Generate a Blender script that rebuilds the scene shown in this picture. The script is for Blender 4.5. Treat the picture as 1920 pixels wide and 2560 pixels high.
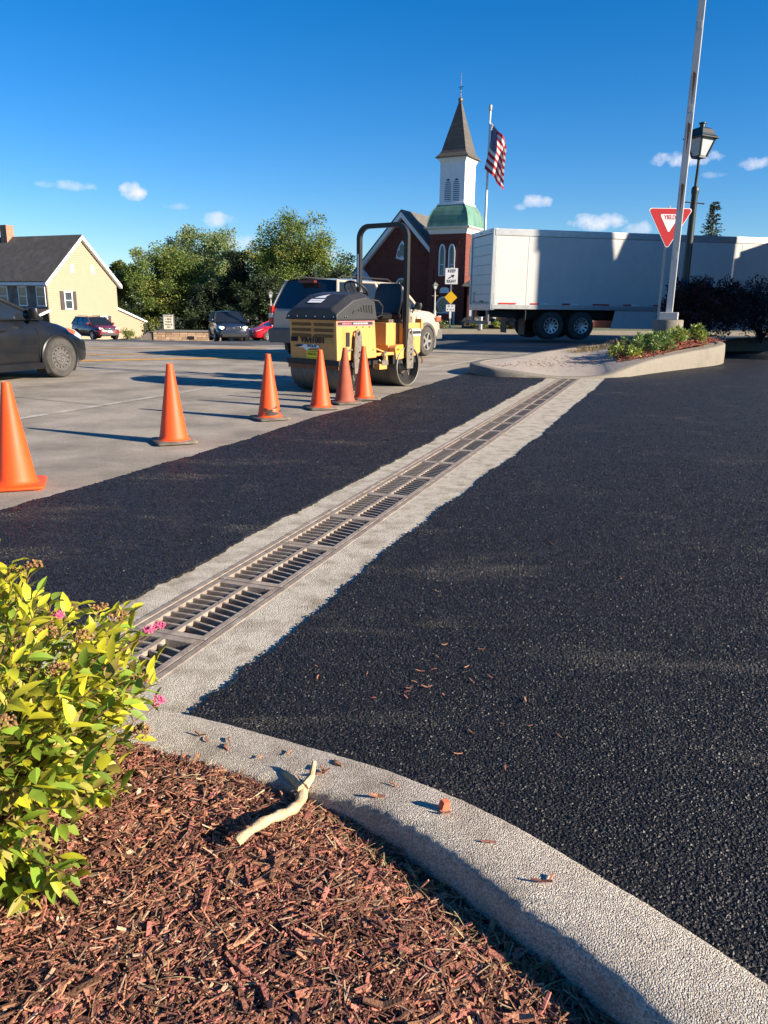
import bpy, bmesh, math, random
from math import sin, cos, pi, radians as R, sqrt, atan2
from mathutils import Vector, Matrix, noise as mnoise
random.seed(7)
rnd = random.random
def ru(a, b): return a + (b - a) * rnd()
for o in list(bpy.data.objects): bpy.data.objects.remove(o)
SC = bpy.context.scene
COL = SC.collection

# ------------------------------------------------------------------ camera
cam_d = bpy.data.cameras.new('camera'); cam = bpy.data.objects.new('camera', cam_d); COL.objects.link(cam)
PITCH = math.atan(515 / 1920.0); ROLL = R(0.8)
fw = Vector((0, cos(PITCH), -sin(PITCH))); up0 = Vector((0, sin(PITCH), cos(PITCH))); r0 = Vector((1, 0, 0))
rr = r0 * cos(ROLL) + up0 * sin(ROLL); uu = up0 * cos(ROLL) - r0 * sin(ROLL)
cam.matrix_world = Matrix(((rr.x, uu.x, -fw.x, 0), (rr.y, uu.y, -fw.y, 0), (rr.z, uu.z, -fw.z, 1.23), (0, 0, 0, 1)))
cam_d.sensor_fit = 'VERTICAL'; cam_d.sensor_height = 24.0; cam_d.lens = 24.0 * 1920 / 2560
cam_d.clip_start = 0.05; cam_d.clip_end = 3000
SC.camera = cam

# ------------------------------------------------------------------ light
SUN = Vector((0.917 * cos(R(21.5)), -0.40 * cos(R(21.5)), sin(R(21.5)))).normalized()
sd = bpy.data.lights.new('sun', 'SUN'); sd.energy = 5.0; sd.angle = R(0.55); sd.color = (1.0, 0.86, 0.68)
so = bpy.data.objects.new('sun', sd); COL.objects.link(so); so.location = (30, -15, 40)
so.rotation_euler = (-SUN).to_track_quat('-Z', 'Y').to_euler()
W = bpy.data.worlds.new('World'); SC.world = W; W.use_nodes = True
wn = W.node_tree.nodes; wl = W.node_tree.links; wn.clear()
def N(t, **k):
    n = wn.new(t)
    for a, b in k.items(): setattr(n, a, b)
    return n
sky = N('ShaderNodeTexSky', sky_type='NISHITA', sun_disc=False)
sky.sun_elevation = R(21.5); sky.sun_rotation = atan2(SUN.x, SUN.y)
sky.air_density = 1.0; sky.dust_density = 0.1; sky.ozone_density = 1.6; sky.altitude = 150
hs = N('ShaderNodeHueSaturation'); hs.inputs['Saturation'].default_value = 1.28; hs.inputs['Value'].default_value = 1.0
tint = N('ShaderNodeMixRGB', blend_type='MULTIPLY'); tint.inputs[0].default_value = 1; tint.inputs[2].default_value = (.72, .89, 1.18, 1); wl.new(sky.outputs[0], tint.inputs[1]); wl.new(tint.outputs[0], hs.inputs['Color'])
tc = N('ShaderNodeTexCoord'); sx = N('ShaderNodeSeparateXYZ'); wl.new(tc.outputs['Generated'], sx.inputs[0])
def M(op, a, b=None, c=None):
    n = N('ShaderNodeMath', operation=op)
    for i, v in enumerate((a, b, c)):
        if v is None: continue
        if isinstance(v, (int, float)): n.inputs[i].default_value = v
        else: wl.new(v, n.inputs[i])
    return n.outputs[0]
az = M('MULTIPLY', M('ARCTAN2', sx.outputs[0], sx.outputs[1]), 57.2958)
el = M('MULTIPLY', M('ARCSINE', sx.outputs[2]), 57.2958)
nz = N('ShaderNodeTexNoise'); nz.inputs['Scale'].default_value = 26; nz.inputs['Detail'].default_value = 6; nz.inputs['Roughness'].default_value = .62
wl.new(tc.outputs['Generated'], nz.inputs['Vector'])
nz2 = N('ShaderNodeTexNoise'); nz2.inputs['Scale'].default_value = 75; nz2.inputs['Detail'].default_value = 5
wl.new(tc.outputs['Generated'], nz2.inputs['Vector'])
nsum = M('ADD', M('MULTIPLY', M('SUBTRACT', nz.outputs[0], .5), 3.0), M('MULTIPLY', M('SUBTRACT', nz2.outputs[0], .5), 2.6))
mask = None
CL = [(-21.1, 7.2, 1.7, .35, .5), (-17.2, 7.1, .85, .55, .95), (-11.8, 5.6, 1.1, .5, .6), (-10.6, 4.1, 1.6, .6, .6), (-14.5, 6.3, 1.0, .25, .3),
      (10.2, 7.0, .95, .45, .8), (8.9, 6.7, .7, .25, .45), (14.6, 5.7, 2.1, .55, .85), (17.0, 5.1, 1.1, .7, .7), (19.9, 9.4, 2.3, .5, .95), (23.6, 8.9, 1.6, .4, .75), (21.4, 8.4, .8, .25, .4), (-4.0, 3.4, 1.2, .4, .4),
      (38, 8, 3, .8, .8), (52, 6, 2.5, .7, .8), (-36, 7, 3, .7, .7), (-55, 9, 3, .9, .7), (75, 8, 3, .8, .7), (-80, 6, 3, .8, .7), (105, 9, 3, .8, .6), (140, 7, 3, .8, .7), (-115, 8, 3, .8, .7), (-150, 6, 3, .7, .7), (175, 8, 3, .8, .7)]
for (a, e, ra, re, op) in CL:
    dx = M('DIVIDE', M('SUBTRACT', az, a), ra); dy = M('DIVIDE', M('SUBTRACT', el, e), re)
    d2 = M('ADD', M('MULTIPLY', dx, dx), M('MULTIPLY', dy, dy))
    v = M('MULTIPLY', M('MULTIPLY', M('SUBTRACT', M('ADD', .95, nsum), d2), .75), op)
    v = M('MINIMUM', M('MAXIMUM', v, 0.0), op)
    mask = v if mask is None else M('MAXIMUM', mask, v)
mx = N('ShaderNodeMixRGB'); wl.new(mask, mx.inputs[0]); wl.new(hs.outputs[0], mx.inputs[1]); mx.inputs[2].default_value = (7.2, 7.2, 7.9, 1)
bg = N('ShaderNodeBackground'); bg.inputs[1].default_value = 0.055
wl.new(mx.outputs[0], bg.inputs[0]); wo = N('ShaderNodeOutputWorld'); wl.new(bg.outputs[0], wo.inputs[0])
SC.view_settings.view_transform = 'Standard'; SC.view_settings.look = 'None'
SC.view_settings.exposure = 1.32; SC.view_settings.gamma = 1.0
SC.render.engine = 'CYCLES'

# ------------------------------------------------------------------ materials
MATS = {}
def pm(name, base, rough=.6, metal=0., var=.12, scale=8., bump=0., bscale=90., rvar=.0, coat=0., island=0., trans=0., c2=None, spec=.5, detail=5, stretch=None, c2f=(.45, .65), c2s=None):
    """procedural Principled: noise-varied colour, optional second colour patches, bump, random tint per island/object"""
    if name in MATS: return MATS[name]
    m = bpy.data.materials.new(name); m.use_nodes = True; t = m.node_tree; n = t.nodes; L = t.links
    b = n['Principled BSDF']; out = n['Material Output']
    tcn = n.new('ShaderNodeTexCoord'); src = tcn.outputs['Object']
    if stretch:
        mp = n.new('ShaderNodeMapping'); mp.inputs['Scale'].default_value = stretch; L.new(src, mp.inputs[0]); src = mp.outputs[0]
    no = n.new('ShaderNodeTexNoise'); no.inputs['Scale'].default_value = scale; no.inputs['Detail'].default_value = detail; no.inputs['Roughness'].default_value = .6
    L.new(src, no.inputs['Vector'])
    rp = n.new('ShaderNodeValToRGB'); rp.color_ramp.elements[0].position = .3; rp.color_ramp.elements[1].position = .7
    rp.color_ramp.elements[0].color = (*[c * (1 - var) for c in base], 1); rp.color_ramp.elements[1].color = (*[min(1, c * (1 + var)) for c in base], 1)
    L.new(no.outputs[0], rp.inputs[0]); col = rp.outputs[0]
    if c2:
        n2 = n.new('ShaderNodeTexNoise'); n2.inputs['Scale'].default_value = c2s or scale * .35; n2.inputs['Detail'].default_value = 6; n2.inputs['Roughness'].default_value = .65
        L.new(src, n2.inputs['Vector'])
        r2 = n.new('ShaderNodeValToRGB'); r2.color_ramp.elements[0].position = c2f[0]; r2.color_ramp.elements[1].position = c2f[1]
        r2.color_ramp.elements[0].color = (0, 0, 0, 1); r2.color_ramp.elements[1].color = (1, 1, 1, 1); L.new(n2.outputs[0], r2.inputs[0])
        mxx = n.new('ShaderNodeMixRGB'); L.new(r2.outputs[0], mxx.inputs[0]); L.new(col, mxx.inputs[1]); mxx.inputs[2].default_value = (*c2, 1); col = mxx.outputs[0]
    if island:
        g = n.new('ShaderNodeNewGeometry'); oi = n.new('ShaderNodeObjectInfo')
        ad = n.new('ShaderNodeMath'); ad.operation = 'ADD'; L.new(g.outputs['Random Per Island'], ad.inputs[0]); L.new(oi.outputs['Random'], ad.inputs[1])
        fr = n.new('ShaderNodeMath'); fr.operation = 'FRACT'; L.new(ad.outputs[0], fr.inputs[0])
        mr = n.new('ShaderNodeMapRange'); mr.inputs[3].default_value = 1 - island; mr.inputs[4].default_value = 1 + island; L.new(fr.outputs[0], mr.inputs[0])
        f2 = n.new('ShaderNodeMath'); f2.operation = 'MULTIPLY'; f2.inputs[1].default_value = 7.31; L.new(ad.outputs[0], f2.inputs[0])
        f3 = n.new('ShaderNodeMath'); f3.operation = 'FRACT'; L.new(f2.outputs[0], f3.inputs[0])
        mh = n.new('ShaderNodeMapRange'); mh.inputs[3].default_value = .5 - .022 * island; mh.inputs[4].default_value = .5 + .04 * island; L.new(f3.outputs[0], mh.inputs[0])
        h = n.new('ShaderNodeHueSaturation'); L.new(mr.outputs[0], h.inputs['Value']); L.new(mh.outputs[0], h.inputs['Hue']); L.new(col, h.inputs['Color']); col = h.outputs[0]
    L.new(col, b.inputs['Base Color'])
    b.inputs['Roughness'].default_value = rough; b.inputs['Metallic'].default_value = metal; b.inputs['Coat Weight'].default_value = coat
    b.inputs['Specular IOR Level'].default_value = spec
    if rvar:
        mr2 = n.new('ShaderNodeMapRange'); mr2.inputs[3].default_value = rough - rvar; mr2.inputs[4].default_value = rough + rvar; L.new(no.outputs[0], mr2.inputs[0]); L.new(mr2.outputs[0], b.inputs['Roughness'])
    if bump:
        nb = n.new('ShaderNodeTexNoise'); nb.inputs['Scale'].default_value = bscale; nb.inputs['Detail'].default_value = 4; L.new(src, nb.inputs['Vector'])
        bp = n.new('ShaderNodeBump'); bp.inputs['Strength'].default_value = min(1, bump); bp.inputs['Distance'].default_value = .01; L.new(nb.outputs[0], bp.inputs['Height']); L.new(bp.outputs[0], b.inputs['Normal'])
    if trans:
        tr = n.new('ShaderNodeBsdfTranslucent'); L.new(col, tr.inputs[0]); ms = n.new('ShaderNodeMixShader'); ms.inputs[0].default_value = trans
        L.new(b.outputs[0], ms.inputs[1]); L.new(tr.outputs[0], ms.inputs[2]); L.new(ms.outputs[0], out.inputs[0])
    MATS[name] = m; return m
def voro_mat(name, base, c2, cell, bump_d, rough, rvar, stain=None, spec=.5, cellvar=.5, stain_f=(.5, .75), stain_s=.9, dist=.006):
    """granular surface: voronoi grains in colour and relief, plus large stains"""
    m = bpy.data.materials.new(name); m.use_nodes = True; t = m.node_tree; n = t.nodes; L = t.links; b = n['Principled BSDF']
    tcn = n.new('ShaderNodeTexCoord')
    v = n.new('ShaderNodeTexVoronoi'); v.inputs['Scale'].default_value = cell; L.new(tcn.outputs['Object'], v.inputs['Vector'])
    sp = n.new('ShaderNodeSeparateColor'); L.new(v.outputs['Color'], sp.inputs[0])
    mx = n.new('ShaderNodeMixRGB'); mx.inputs[1].default_value = (*base, 1); mx.inputs[2].default_value = (*c2, 1)
    pw = n.new('ShaderNodeMath'); pw.operation = 'POWER'; pw.inputs[1].default_value = 1 / cellvar; L.new(sp.outputs[0], pw.inputs[0]); L.new(pw.outputs[0], mx.inputs[0]); col = mx.outputs[0]
    no = n.new('ShaderNodeTexNoise'); no.inputs['Scale'].default_value = stain_s; no.inputs['Detail'].default_value = 7; no.inputs['Roughness'].default_value = .62; L.new(tcn.outputs['Object'], no.inputs['Vector'])
    if stain:
        r2 = n.new('ShaderNodeValToRGB'); r2.color_ramp.elements[0].position = stain_f[0]; r2.color_ramp.elements[1].position = stain_f[1]
        r2.color_ramp.elements[0].color = (0, 0, 0, 1); r2.color_ramp.elements[1].color = (1, 1, 1, 1); L.new(no.outputs[0], r2.inputs[0])
        m2 = n.new('ShaderNodeMixRGB'); L.new(r2.outputs[0], m2.inputs[0]); L.new(col, m2.inputs[1]); m2.inputs[2].default_value = (*stain, 1); col = m2.outputs[0]
    L.new(col, b.inputs['Base Color'])
    mr = n.new('ShaderNodeMapRange'); mr.inputs[3].default_value = rough - rvar; mr.inputs[4].default_value = rough + rvar; L.new(sp.outputs[1], mr.inputs[0]); L.new(mr.outputs[0], b.inputs['Roughness'])
    b.inputs['Specular IOR Level'].default_value = spec
    nb = n.new('ShaderNodeTexNoise'); nb.inputs['Scale'].default_value = cell * .6; nb.inputs['Detail'].default_value = 5; L.new(tcn.outputs['Object'], nb.inputs['Vector'])
    ad = n.new('ShaderNodeMath'); ad.operation = 'SUBTRACT'; L.new(nb.outputs[0], ad.inputs[0])
    ml = n.new('ShaderNodeMath'); ml.operation = 'MULTIPLY'; ml.inputs[1].default_value = .9; L.new(v.outputs['Distance'], ml.inputs[0]); L.new(ml.outputs[0], ad.inputs[1])
    bp = n.new('ShaderNodeBump'); bp.inputs['Strength'].default_value = bump_d; bp.inputs['Distance'].default_value = dist; L.new(ad.outputs[0], bp.inputs['Height']); L.new(bp.outputs[0], b.inputs['Normal'])
    MATS[name] = m; return m
def emit_mat(name, c, s):
    m = pm(name, c, .3); b = m.node_tree.nodes['Principled BSDF']; b.inputs['Emission Color'].default_value = (*c, 1); b.inputs['Emission Strength'].default_value = s; return m

mAsph = voro_mat('fresh_asphalt', (.0065, .007, .0095), (.040, .041, .045), 120, 1., .55, .15, stain=(.070, .062, .050), spec=.28, cellvar=.36, stain_f=(.56, .80), stain_s=1.6, dist=.014)
mRoad = voro_mat('worn_road', (.27, .238, .195), (.40, .36, .30), 130, .5, .9, .05, stain=(.165, .148, .122), spec=.2, cellvar=1., stain_f=(.40, .70), stain_s=1.1, dist=.003)
mFarRoad = voro_mat('grey_asphalt', (.070, .070, .073), (.125, .125, .124), 120, .3, .9, .05, stain=(.105, .102, .098), spec=.2, stain_s=.3)
mConc = voro_mat('drain_concrete', (.36, .325, .262), (.57, .525, .435), 170, .8, .92, .05, stain=(.215, .18, .13), spec=.2, cellvar=.9, stain_f=(.44, .74), stain_s=8., dist=.003)
mKerb = voro_mat('kerb_concrete', (.29, .255, .208), (.63, .57, .48), 300, .9, .92, .05, stain=(.24, .20, .155), spec=.2, cellvar=1., stain_f=(.48, .80), stain_s=7., dist=.0042)
mWalk = voro_mat('sidewalk_concrete', (.30, .262, .225), (.40, .352, .305), 120, .4, .92, .05, stain=(.28, .235, .20), spec=.2, cellvar=1., stain_s=1.1, dist=.003)
mKerbFar = voro_mat('kerb_weathered', (.165, .15, .125), (.24, .22, .186), 90, .5, .92, .05, stain=(.15, .137, .115), spec=.2, cellvar=1., stain_s=1.8)
mDirt = pm('dirt', (.05, .035, .025), .95, var=.4, scale=25, bump=1, bscale=60)
mGrassG = pm('grass_ground', (.07, .085, .03), .95, var=.35, scale=1.5, c2=(.16, .14, .08))
mMulch = pm('mulch', (.33, .130, .084), .85, var=.35, scale=45, island=.62, bump=.5, bscale=160, stretch=(1, 1, 3))
mMulchD = pm('mulch_dark', (.13, .055, .036), .9, var=.4, scale=45, island=.5, bump=.4, bscale=160)
mStraw = pm('straw', (.42, .30, .15), .8, var=.2, scale=30, island=.3)
mIron = pm('cast_iron', (.25, .205, .165), .75, .1, var=.3, scale=18, bump=.4, bscale=150, c2=(.40, .345, .28), c2f=(.5, .7))
mOrange = pm('cone_orange', (.80, .075, .007), .55, var=.08, scale=6, c2=(.42, .075, .022), c2f=(.60, .76), c2s=8, rvar=.1, stretch=(1, 1, .45))
mOrangeD = pm('cone_orange_dirty', (.30, .070, .032), .75, var=.2, scale=9, c2=(.20, .08, .05), c2f=(.5, .7))
mRubber = pm('rubber_base', (.10, .085, .07), .85, var=.3, scale=20, c2=(.2, .17, .13))
mSmudge = pm('smudge', (.05, .04, .035), .8, var=.3, scale=20)
mTyre = pm('tyre', (.04, .038, .035), .85, var=.25, scale=12, c2=(.06, .055, .05))
mBlack = pm('black_plastic', (.012, .012, .013), .55, var=.2, scale=12)
mBlackSh = pm('black_gloss', (.008, .008, .009), .42, var=.1, scale=10, coat=.1)
mYel = pm('machine_yellow', (.60, .295, .085), .45, var=.08, scale=5, c2=(.46, .225, .06), c2f=(.5, .75), c2s=4, rvar=.1, bump=.05, bscale=30)
mSteel = pm('worn_steel', (.20, .18, .155), .55, .6, var=.3, scale=14, c2=(.12, .075, .045), c2f=(.55, .72))
mDrum = pm('drum_steel', (.155, .145, .13), .6, .4, var=.25, scale=7, c2=(.08, .07, .06), c2f=(.5, .7), stretch=(1, 4, 1))
mRust = pm('rust', (.19, .085, .04), .85, var=.35, scale=20)
mWhite = pm('white_paint', (.78, .78, .76), .5, var=.05, scale=3)
mWhiteTrim = pm('white_trim', (.74, .75, .76), .6, var=.05, scale=2)
mBlackIn = pm('dark_interior', (.006, .006, .007), .8, var=.1)
mGlass = pm('dark_glass', (.012, .016, .020), .06, var=.1, spec=.8)
mGlassB = pm('window_glass', (.05, .065, .075), .08, var=.3, scale=1.5, spec=.7)
mChrome = pm('chrome', (.72, .72, .72), .18, 1., var=.05)
mAlloy = pm('alloy', (.60, .58, .55), .35, .8, var=.08)
mLampGl = pm('headlamp_glass', (.55, .57, .6), .1, .3, var=.1)
mRedLamp = pm('tail_red', (.42, .02, .015), .2, var=.1)
mAmber = pm('amber_reflector', (.55, .10, .05), .25, var=.1)
mYelSticker = pm('yellow_sticker', (.80, .66, .02), .5, var=.03)
mText = pm('black_print', (.015, .014, .013), .6, var=.1)
mTextW = pm('white_print', (.8, .8, .8), .6, var=.03)
mPinkStripe = pm('pink_decal', (.55, .17, .20), .6, var=.1)

# ------------------------------------------------------------------ mesh helpers
class MB:
    def __init__(s): s.v = []; s.f = []; s.m = []; s.mi = 0
    def add(s, vs, fs, M4=None):
        o = len(s.v)
        s.v += [tuple(M4 @ Vector(p)) if M4 else tuple(p) for p in vs]
        s.f += [tuple(i + o for i in f) for f in fs]; s.m += [s.mi] * len(fs); return s
    def box(s, c, d, rot=None, taper=1.):
        x, y, z = d[0] / 2, d[1] / 2, d[2] / 2
        vs = [(-x, -y, -z), (x, -y, -z), (x, y, -z), (-x, y, -z)] + [(-x * taper, -y * taper, z), (x * taper, -y * taper, z), (x * taper, y * taper, z), (-x * taper, y * taper, z)]
        Mx = Matrix.Translation(c) @ (rot.to_matrix().to_4x4() if rot is not None and hasattr(rot, 'to_matrix') else (rot if rot is not None else Matrix()))
        return s.add(vs, [(3, 2, 1, 0), (4, 5, 6, 7), (0, 1, 5, 4), (1, 2, 6, 5), (2, 3, 7, 6), (3, 0, 4, 7)], Mx)
    def bx(s, x0, x1, y0, y1, z0, z1): return s.box(((x0 + x1) / 2, (y0 + y1) / 2, (z0 + z1) / 2), (x1 - x0, y1 - y0, z1 - z0))
    def prism(s, poly, axis, a, b):
        """extrude 2D poly; axis 'y': poly in (x,z); 'x': poly in (y,z); 'z': poly in (x,y)"""
        mk = {'y': lambda p, t: (p[0], t, p[1]), 'x': lambda p, t: (t, p[0], p[1]), 'z': lambda p, t: (p[0], p[1], t)}[axis]
        n = len(poly); vs = [mk(p, a) for p in poly] + [mk(p, b) for p in poly]
        return s.add(vs, [tuple(range(n - 1, -1, -1)), tuple(range(n, 2 * n))] + [(i, (i + 1) % n, n + (i + 1) % n, n + i) for i in range(n)])
    def tube(s, path, rad, n=8, cap=True, square=False):
        path = [Vector(p) for p in path]; k = len(path); rs = rad if isinstance(rad, (list, tuple)) else [rad] * k
        vs = []; pu = None
        for i, p in enumerate(path):
            t = (path[min(i + 1, k - 1)] - path[max(i - 1, 0)]).normalized()
            if pu is None:
                a = Vector((0, 0, 1)) if abs(t.z) < .9 else Vector((1, 0, 0)); u = t.cross(a).normalized()
            else:
                u = (pu - t * pu.dot(t)).normalized()
            w = t.cross(u); pu = u
            for j in range(n):
                an = 2 * pi * (j + (.5 if square else 0)) / n
                vs.append(p + (u * cos(an) + w * sin(an)) * rs[i] * (1.414 if square else 1))
        fs = [(i * n + j, i * n + (j + 1) % n, (i + 1) * n + (j + 1) % n, (i + 1) * n + j) for i in range(k - 1) for j in range(n)]
        if cap: fs += [tuple(range(n - 1, -1, -1)), tuple((k - 1) * n + j for j in range(n))]
        return s.add(vs, fs)
    def lathe(s, prof, n=24, M4=None, cap=False):
        """prof: (r, z) list around local z"""
        vs = [(r * cos(2 * pi * j / n), r * sin(2 * pi * j / n), z) for r, z in prof for j in range(n)]
        k = len(prof)
        fs = [(i * n + j, i * n + (j + 1) % n, (i + 1) * n + (j + 1) % n, (i + 1) * n + j) for i in range(k - 1) for j in range(n)]
        if cap: fs += [tuple(range(n - 1, -1, -1)), tuple((k - 1) * n + j for j in range(n))]
        return s.add(vs, fs, M4)
    def loft(s, rings, cap=True, closed=True):
        n = len(rings[0]); k = len(rings); vs = [p for r_ in rings for p in r_]
        fs = [(i * n + j, i * n + (j + 1) % n, (i + 1) * n + (j + 1) % n, (i + 1) * n + j) for i in range(k - 1) for j in range(n if closed else n - 1)]
        if cap: fs += [tuple(range(n - 1, -1, -1)), tuple((k - 1) * n + j for j in range(n))]
        return s.add(vs, fs)
    def sq(s, prof, cx=0, cy=0):
        return s.loft([[(cx - h, cy - h, z), (cx + h, cy - h, z), (cx + h, cy + h, z), (cx - h, cy + h, z)] for z, h in prof])
    def mesh(s, name, mats, smooth=False, bevel=0.):
        me = bpy.data.meshes.new(name); me.from_pydata(s.v, [], s.f)
        for m in (mats if isinstance(mats, (list, tuple)) else [mats]): me.materials.append(m)
        if any(s.m): me.polygons.foreach_set('material_index', s.m)
        b = bmesh.new(); b.from_mesh(me)
        bmesh.ops.recalc_face_normals(b, faces=b.faces)
        if bevel:
            ed = [e for e in b.edges if len(e.link_faces) == 2 and e.calc_face_angle(0) > .5]
            bmesh.ops.bevel(b, geom=ed, offset=bevel, segments=2, affect='EDGES', profile=.6, clamp_overlap=True)
        b.to_mesh(me); b.free()
        if smooth:
            me.polygons.foreach_set('use_smooth', [True] * len(me.polygons))
            try: me.set_sharp_from_angle(angle=R(smooth if smooth > 1 else 40))
            except Exception: pass
        me.update(); return me
    def build(s, name, mats, parent=None, smooth=False, bevel=0.):
        return ob(name, s.mesh(name, mats, smooth, bevel), parent)
def ob(name, me, parent=None):
    o = bpy.data.objects.new(name, me); COL.objects.link(o)
    if parent: o.parent = parent
    return o
def thing(name, label, cat, loc=(0, 0, 0), rz=0., group=None):
    o = ob(name, None); o.location = loc; o.rotation_euler = (0, 0, rz); o.empty_display_size = .2
    return tag(o, label, cat, group)
def tag(o, label, cat, group=None):
    o['label'] = label; o['category'] = cat
    if group: o['group'] = group
    return o
def struct(o): o['kind'] = 'structure'; return o
def stuff(o): o['kind'] = 'stuff'; return o
def copy(o, parent=None):
    c = o.copy(); COL.objects.link(c); c.parent = parent
    for ch in list(o.children): copy(ch, c)
    return c
def text(name, s, size, mat, parent, M4, depth=.001, sx=1., align='CENTER', bold=0.):
    cu = bpy.data.curves.new(name, 'FONT'); cu.body = s; cu.size = size; cu.align_x = align; cu.align_y = 'CENTER'; cu.extrude = depth; cu.offset = bold
    t = bpy.data.objects.new(name, cu); COL.objects.link(t)
    dg = bpy.context.evaluated_depsgraph_get(); me = bpy.data.meshes.new_from_object(t.evaluated_get(dg)); bpy.data.objects.remove(t)
    me.transform(M4 @ Matrix.Diagonal((sx, 1, 1, 1))); me.materials.clear(); me.materials.append(mat)
    return ob(name, me, parent)
def print_marks(par, M4, w, h, mat, n=9):
    # row of small illegible printed blocks
    a = MB(); x = -w
    while x < w - .004:
        l_ = h * ru(.35, .9)
        a.add([(x, -h / 2, 0), (x + l_, -h / 2, 0), (x + l_, h * ru(.2, .5), 0), (x, h / 2, 0)], [(0, 1, 2, 3)], M4); x += l_ + h * ru(.15, .5)
    return stuff(a.build('fine_print', mat, par))
def plane_M(origin, right, up):
    r_ = Vector(right).normalized(); u_ = Vector(up).normalized(); n_ = r_.cross(u_)
    return Matrix(((r_.x, u_.x, n_.x, origin[0]), (r_.y, u_.y, n_.y, origin[1]), (r_.z, u_.z, n_.z, origin[2]), (0, 0, 0, 1)))
def sstep(a, b, x): t = min(1, max(0, (x - a) / (b - a))); return t * t * (3 - 2 * t)
def tz(x, y):
    """terrain: level near, falling away to the far left"""
    k = 1 - sstep(-9, 4, x)
    d = max(0., y - 24.); d = d * d / (d + 2.5)
    return -.045 * min(d, 70) * k
def fbm(x, y, z=0., o=4):
    return mnoise.fractal(Vector((x, y, z)), .6, 2.1, o)

# ------------------------------------------------------------------ ground, road, lot
# drain frame of reference: s along the drain, w across (right positive)
DO = Vector((-.82, 2.72, 0)); DD = Vector((.343, .9393, 0)).normalized(); DP = Vector((DD.y, -DD.x, 0))
def SW(s, w, z=0.): p = DO + DD * s + DP * w; return (p.x, p.y, z)
def grid_sheet(name, xs, ys, zf, mat, keep=lambda x, y: True):
    m = MB(); nx = len(xs)
    vs = [(x, y, zf(x, y)) for y in ys for x in xs]
    fs = [(j * nx + i, j * nx + i + 1, (j + 1) * nx + i + 1, (j + 1) * nx + i) for j in range(len(ys) - 1) for i in range(nx - 1) if keep((xs[i] + xs[i + 1]) / 2, (ys[j] + ys[j + 1]) / 2)]
    m.add(vs, fs); return m.build(name, mat, smooth=True)
def lin(a, b, n): return [a + (b - a) * i / (n - 1) for i in range(n)]
gx = [-900, -400, -200, -120] + lin(-80, 60, 71) + [100, 200, 400, 900]
gy = [-300, -100, -40] + lin(-20, 120, 71) + [160, 250, 500, 1500]
struct(grid_sheet('ground', gx, gy, lambda x, y: tz(x, y) - .35, mGrassG))
rx = lin(-70, 60, 66); ry = lin(19.0, 49, 16)
# worn road: near part laid in drain coordinates so that it stops at the fresh asphalt
m = MB()
ws = [-60, -30, -15, -8, -5, -3.5, -2.6, -1.9]
ss = lin(-14, 20, 35)
vs = [SW(s, w) for s in ss for w in ws]; n_ = len(ws)
fs = [(j * n_ + i, j * n_ + i + 1, (j + 1) * n_ + i + 1, (j + 1) * n_ + i) for j in range(len(ss) - 1) for i in range(n_ - 1)]
m.add([(x, y, tz(x, y) - .001) for x, y, z in vs], fs)
struct(m.build('apron_road', mRoad, smooth=True))
struct(grid_sheet('road', rx, ry, lambda x, y: tz(x, y) - .006, mFarRoad, lambda x, y: not (x < 8 and y < 14)))
struct(grid_sheet('parking_forecourt', lin(-60, 0, 31), lin(49, 64, 9), lambda x, y: tz(x, y) - .012, mFarRoad))
# fresh asphalt: ragged edges
def edgeL(s): return -.345 + .032 * fbm(s * 1.1, 3.3) + .015 * fbm(s * 5, 1.7) + .012 * fbm(s * 22, 9.1) - .04 * sstep(4, 11, s)
def edgeR(s): return .42 + .13 * sstep(1.5, 5.5, s) + .05 * sstep(6, 11, s) + .022 * fbm(s * 1.6, 7.3) + .013 * fbm(s * 6, 5.7) + .012 * fbm(s * 24, 2.1)
def edgeRoad(s): return -1.97 - .05 * fbm(s * .6, 11.3) - .02 * fbm(s * 4, 4.7) - .009 * fbm(s * 20, 2.2)
def strip(name, ea, eb, s0, s1, n, cols, z, mat, crown=True):
    m = MB(); vs = []; nc = len(cols) + 2
    for i in range(n):
        s = s0 + (s1 - s0) * i / (n - 1); a = ea(s); b = eb(s)
        row = [SW(s, a, -.012)] + [SW(s, a + (b - a) * c, z) for c in cols] + [SW(s, b, -.012)]
        vs += row
    fs = [(j * nc + i, j * nc + i + 1, (j + 1) * nc + i + 1, (j + 1) * nc + i) for j in range(n - 1) for i in range(nc - 1)]
    m.add(vs, fs); return m.build(name, mat, smooth=True)
cc = [.004, .02, .06, .15, .3, .5, .7, .85, .94, .98, .996]
struct(strip('asphalt_band', edgeRoad, edgeL, -1.2, 12.62, 900, cc, .014, mAsph))
struct(strip('asphalt_lot', edgeR, lambda s: 30., -9, 12.9, 1100, [.0006, .002, .006, .02, .05, .1, .2, .4, .7, .99], .014, mAsph))
struct(grid_sheet('asphalt_lot_rear', lin(4.2, 40, 19), lin(13.0, 31, 10), lambda x, y: .004, mAsph, lambda x, y: y < 15.2 + x * 1.2))
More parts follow.
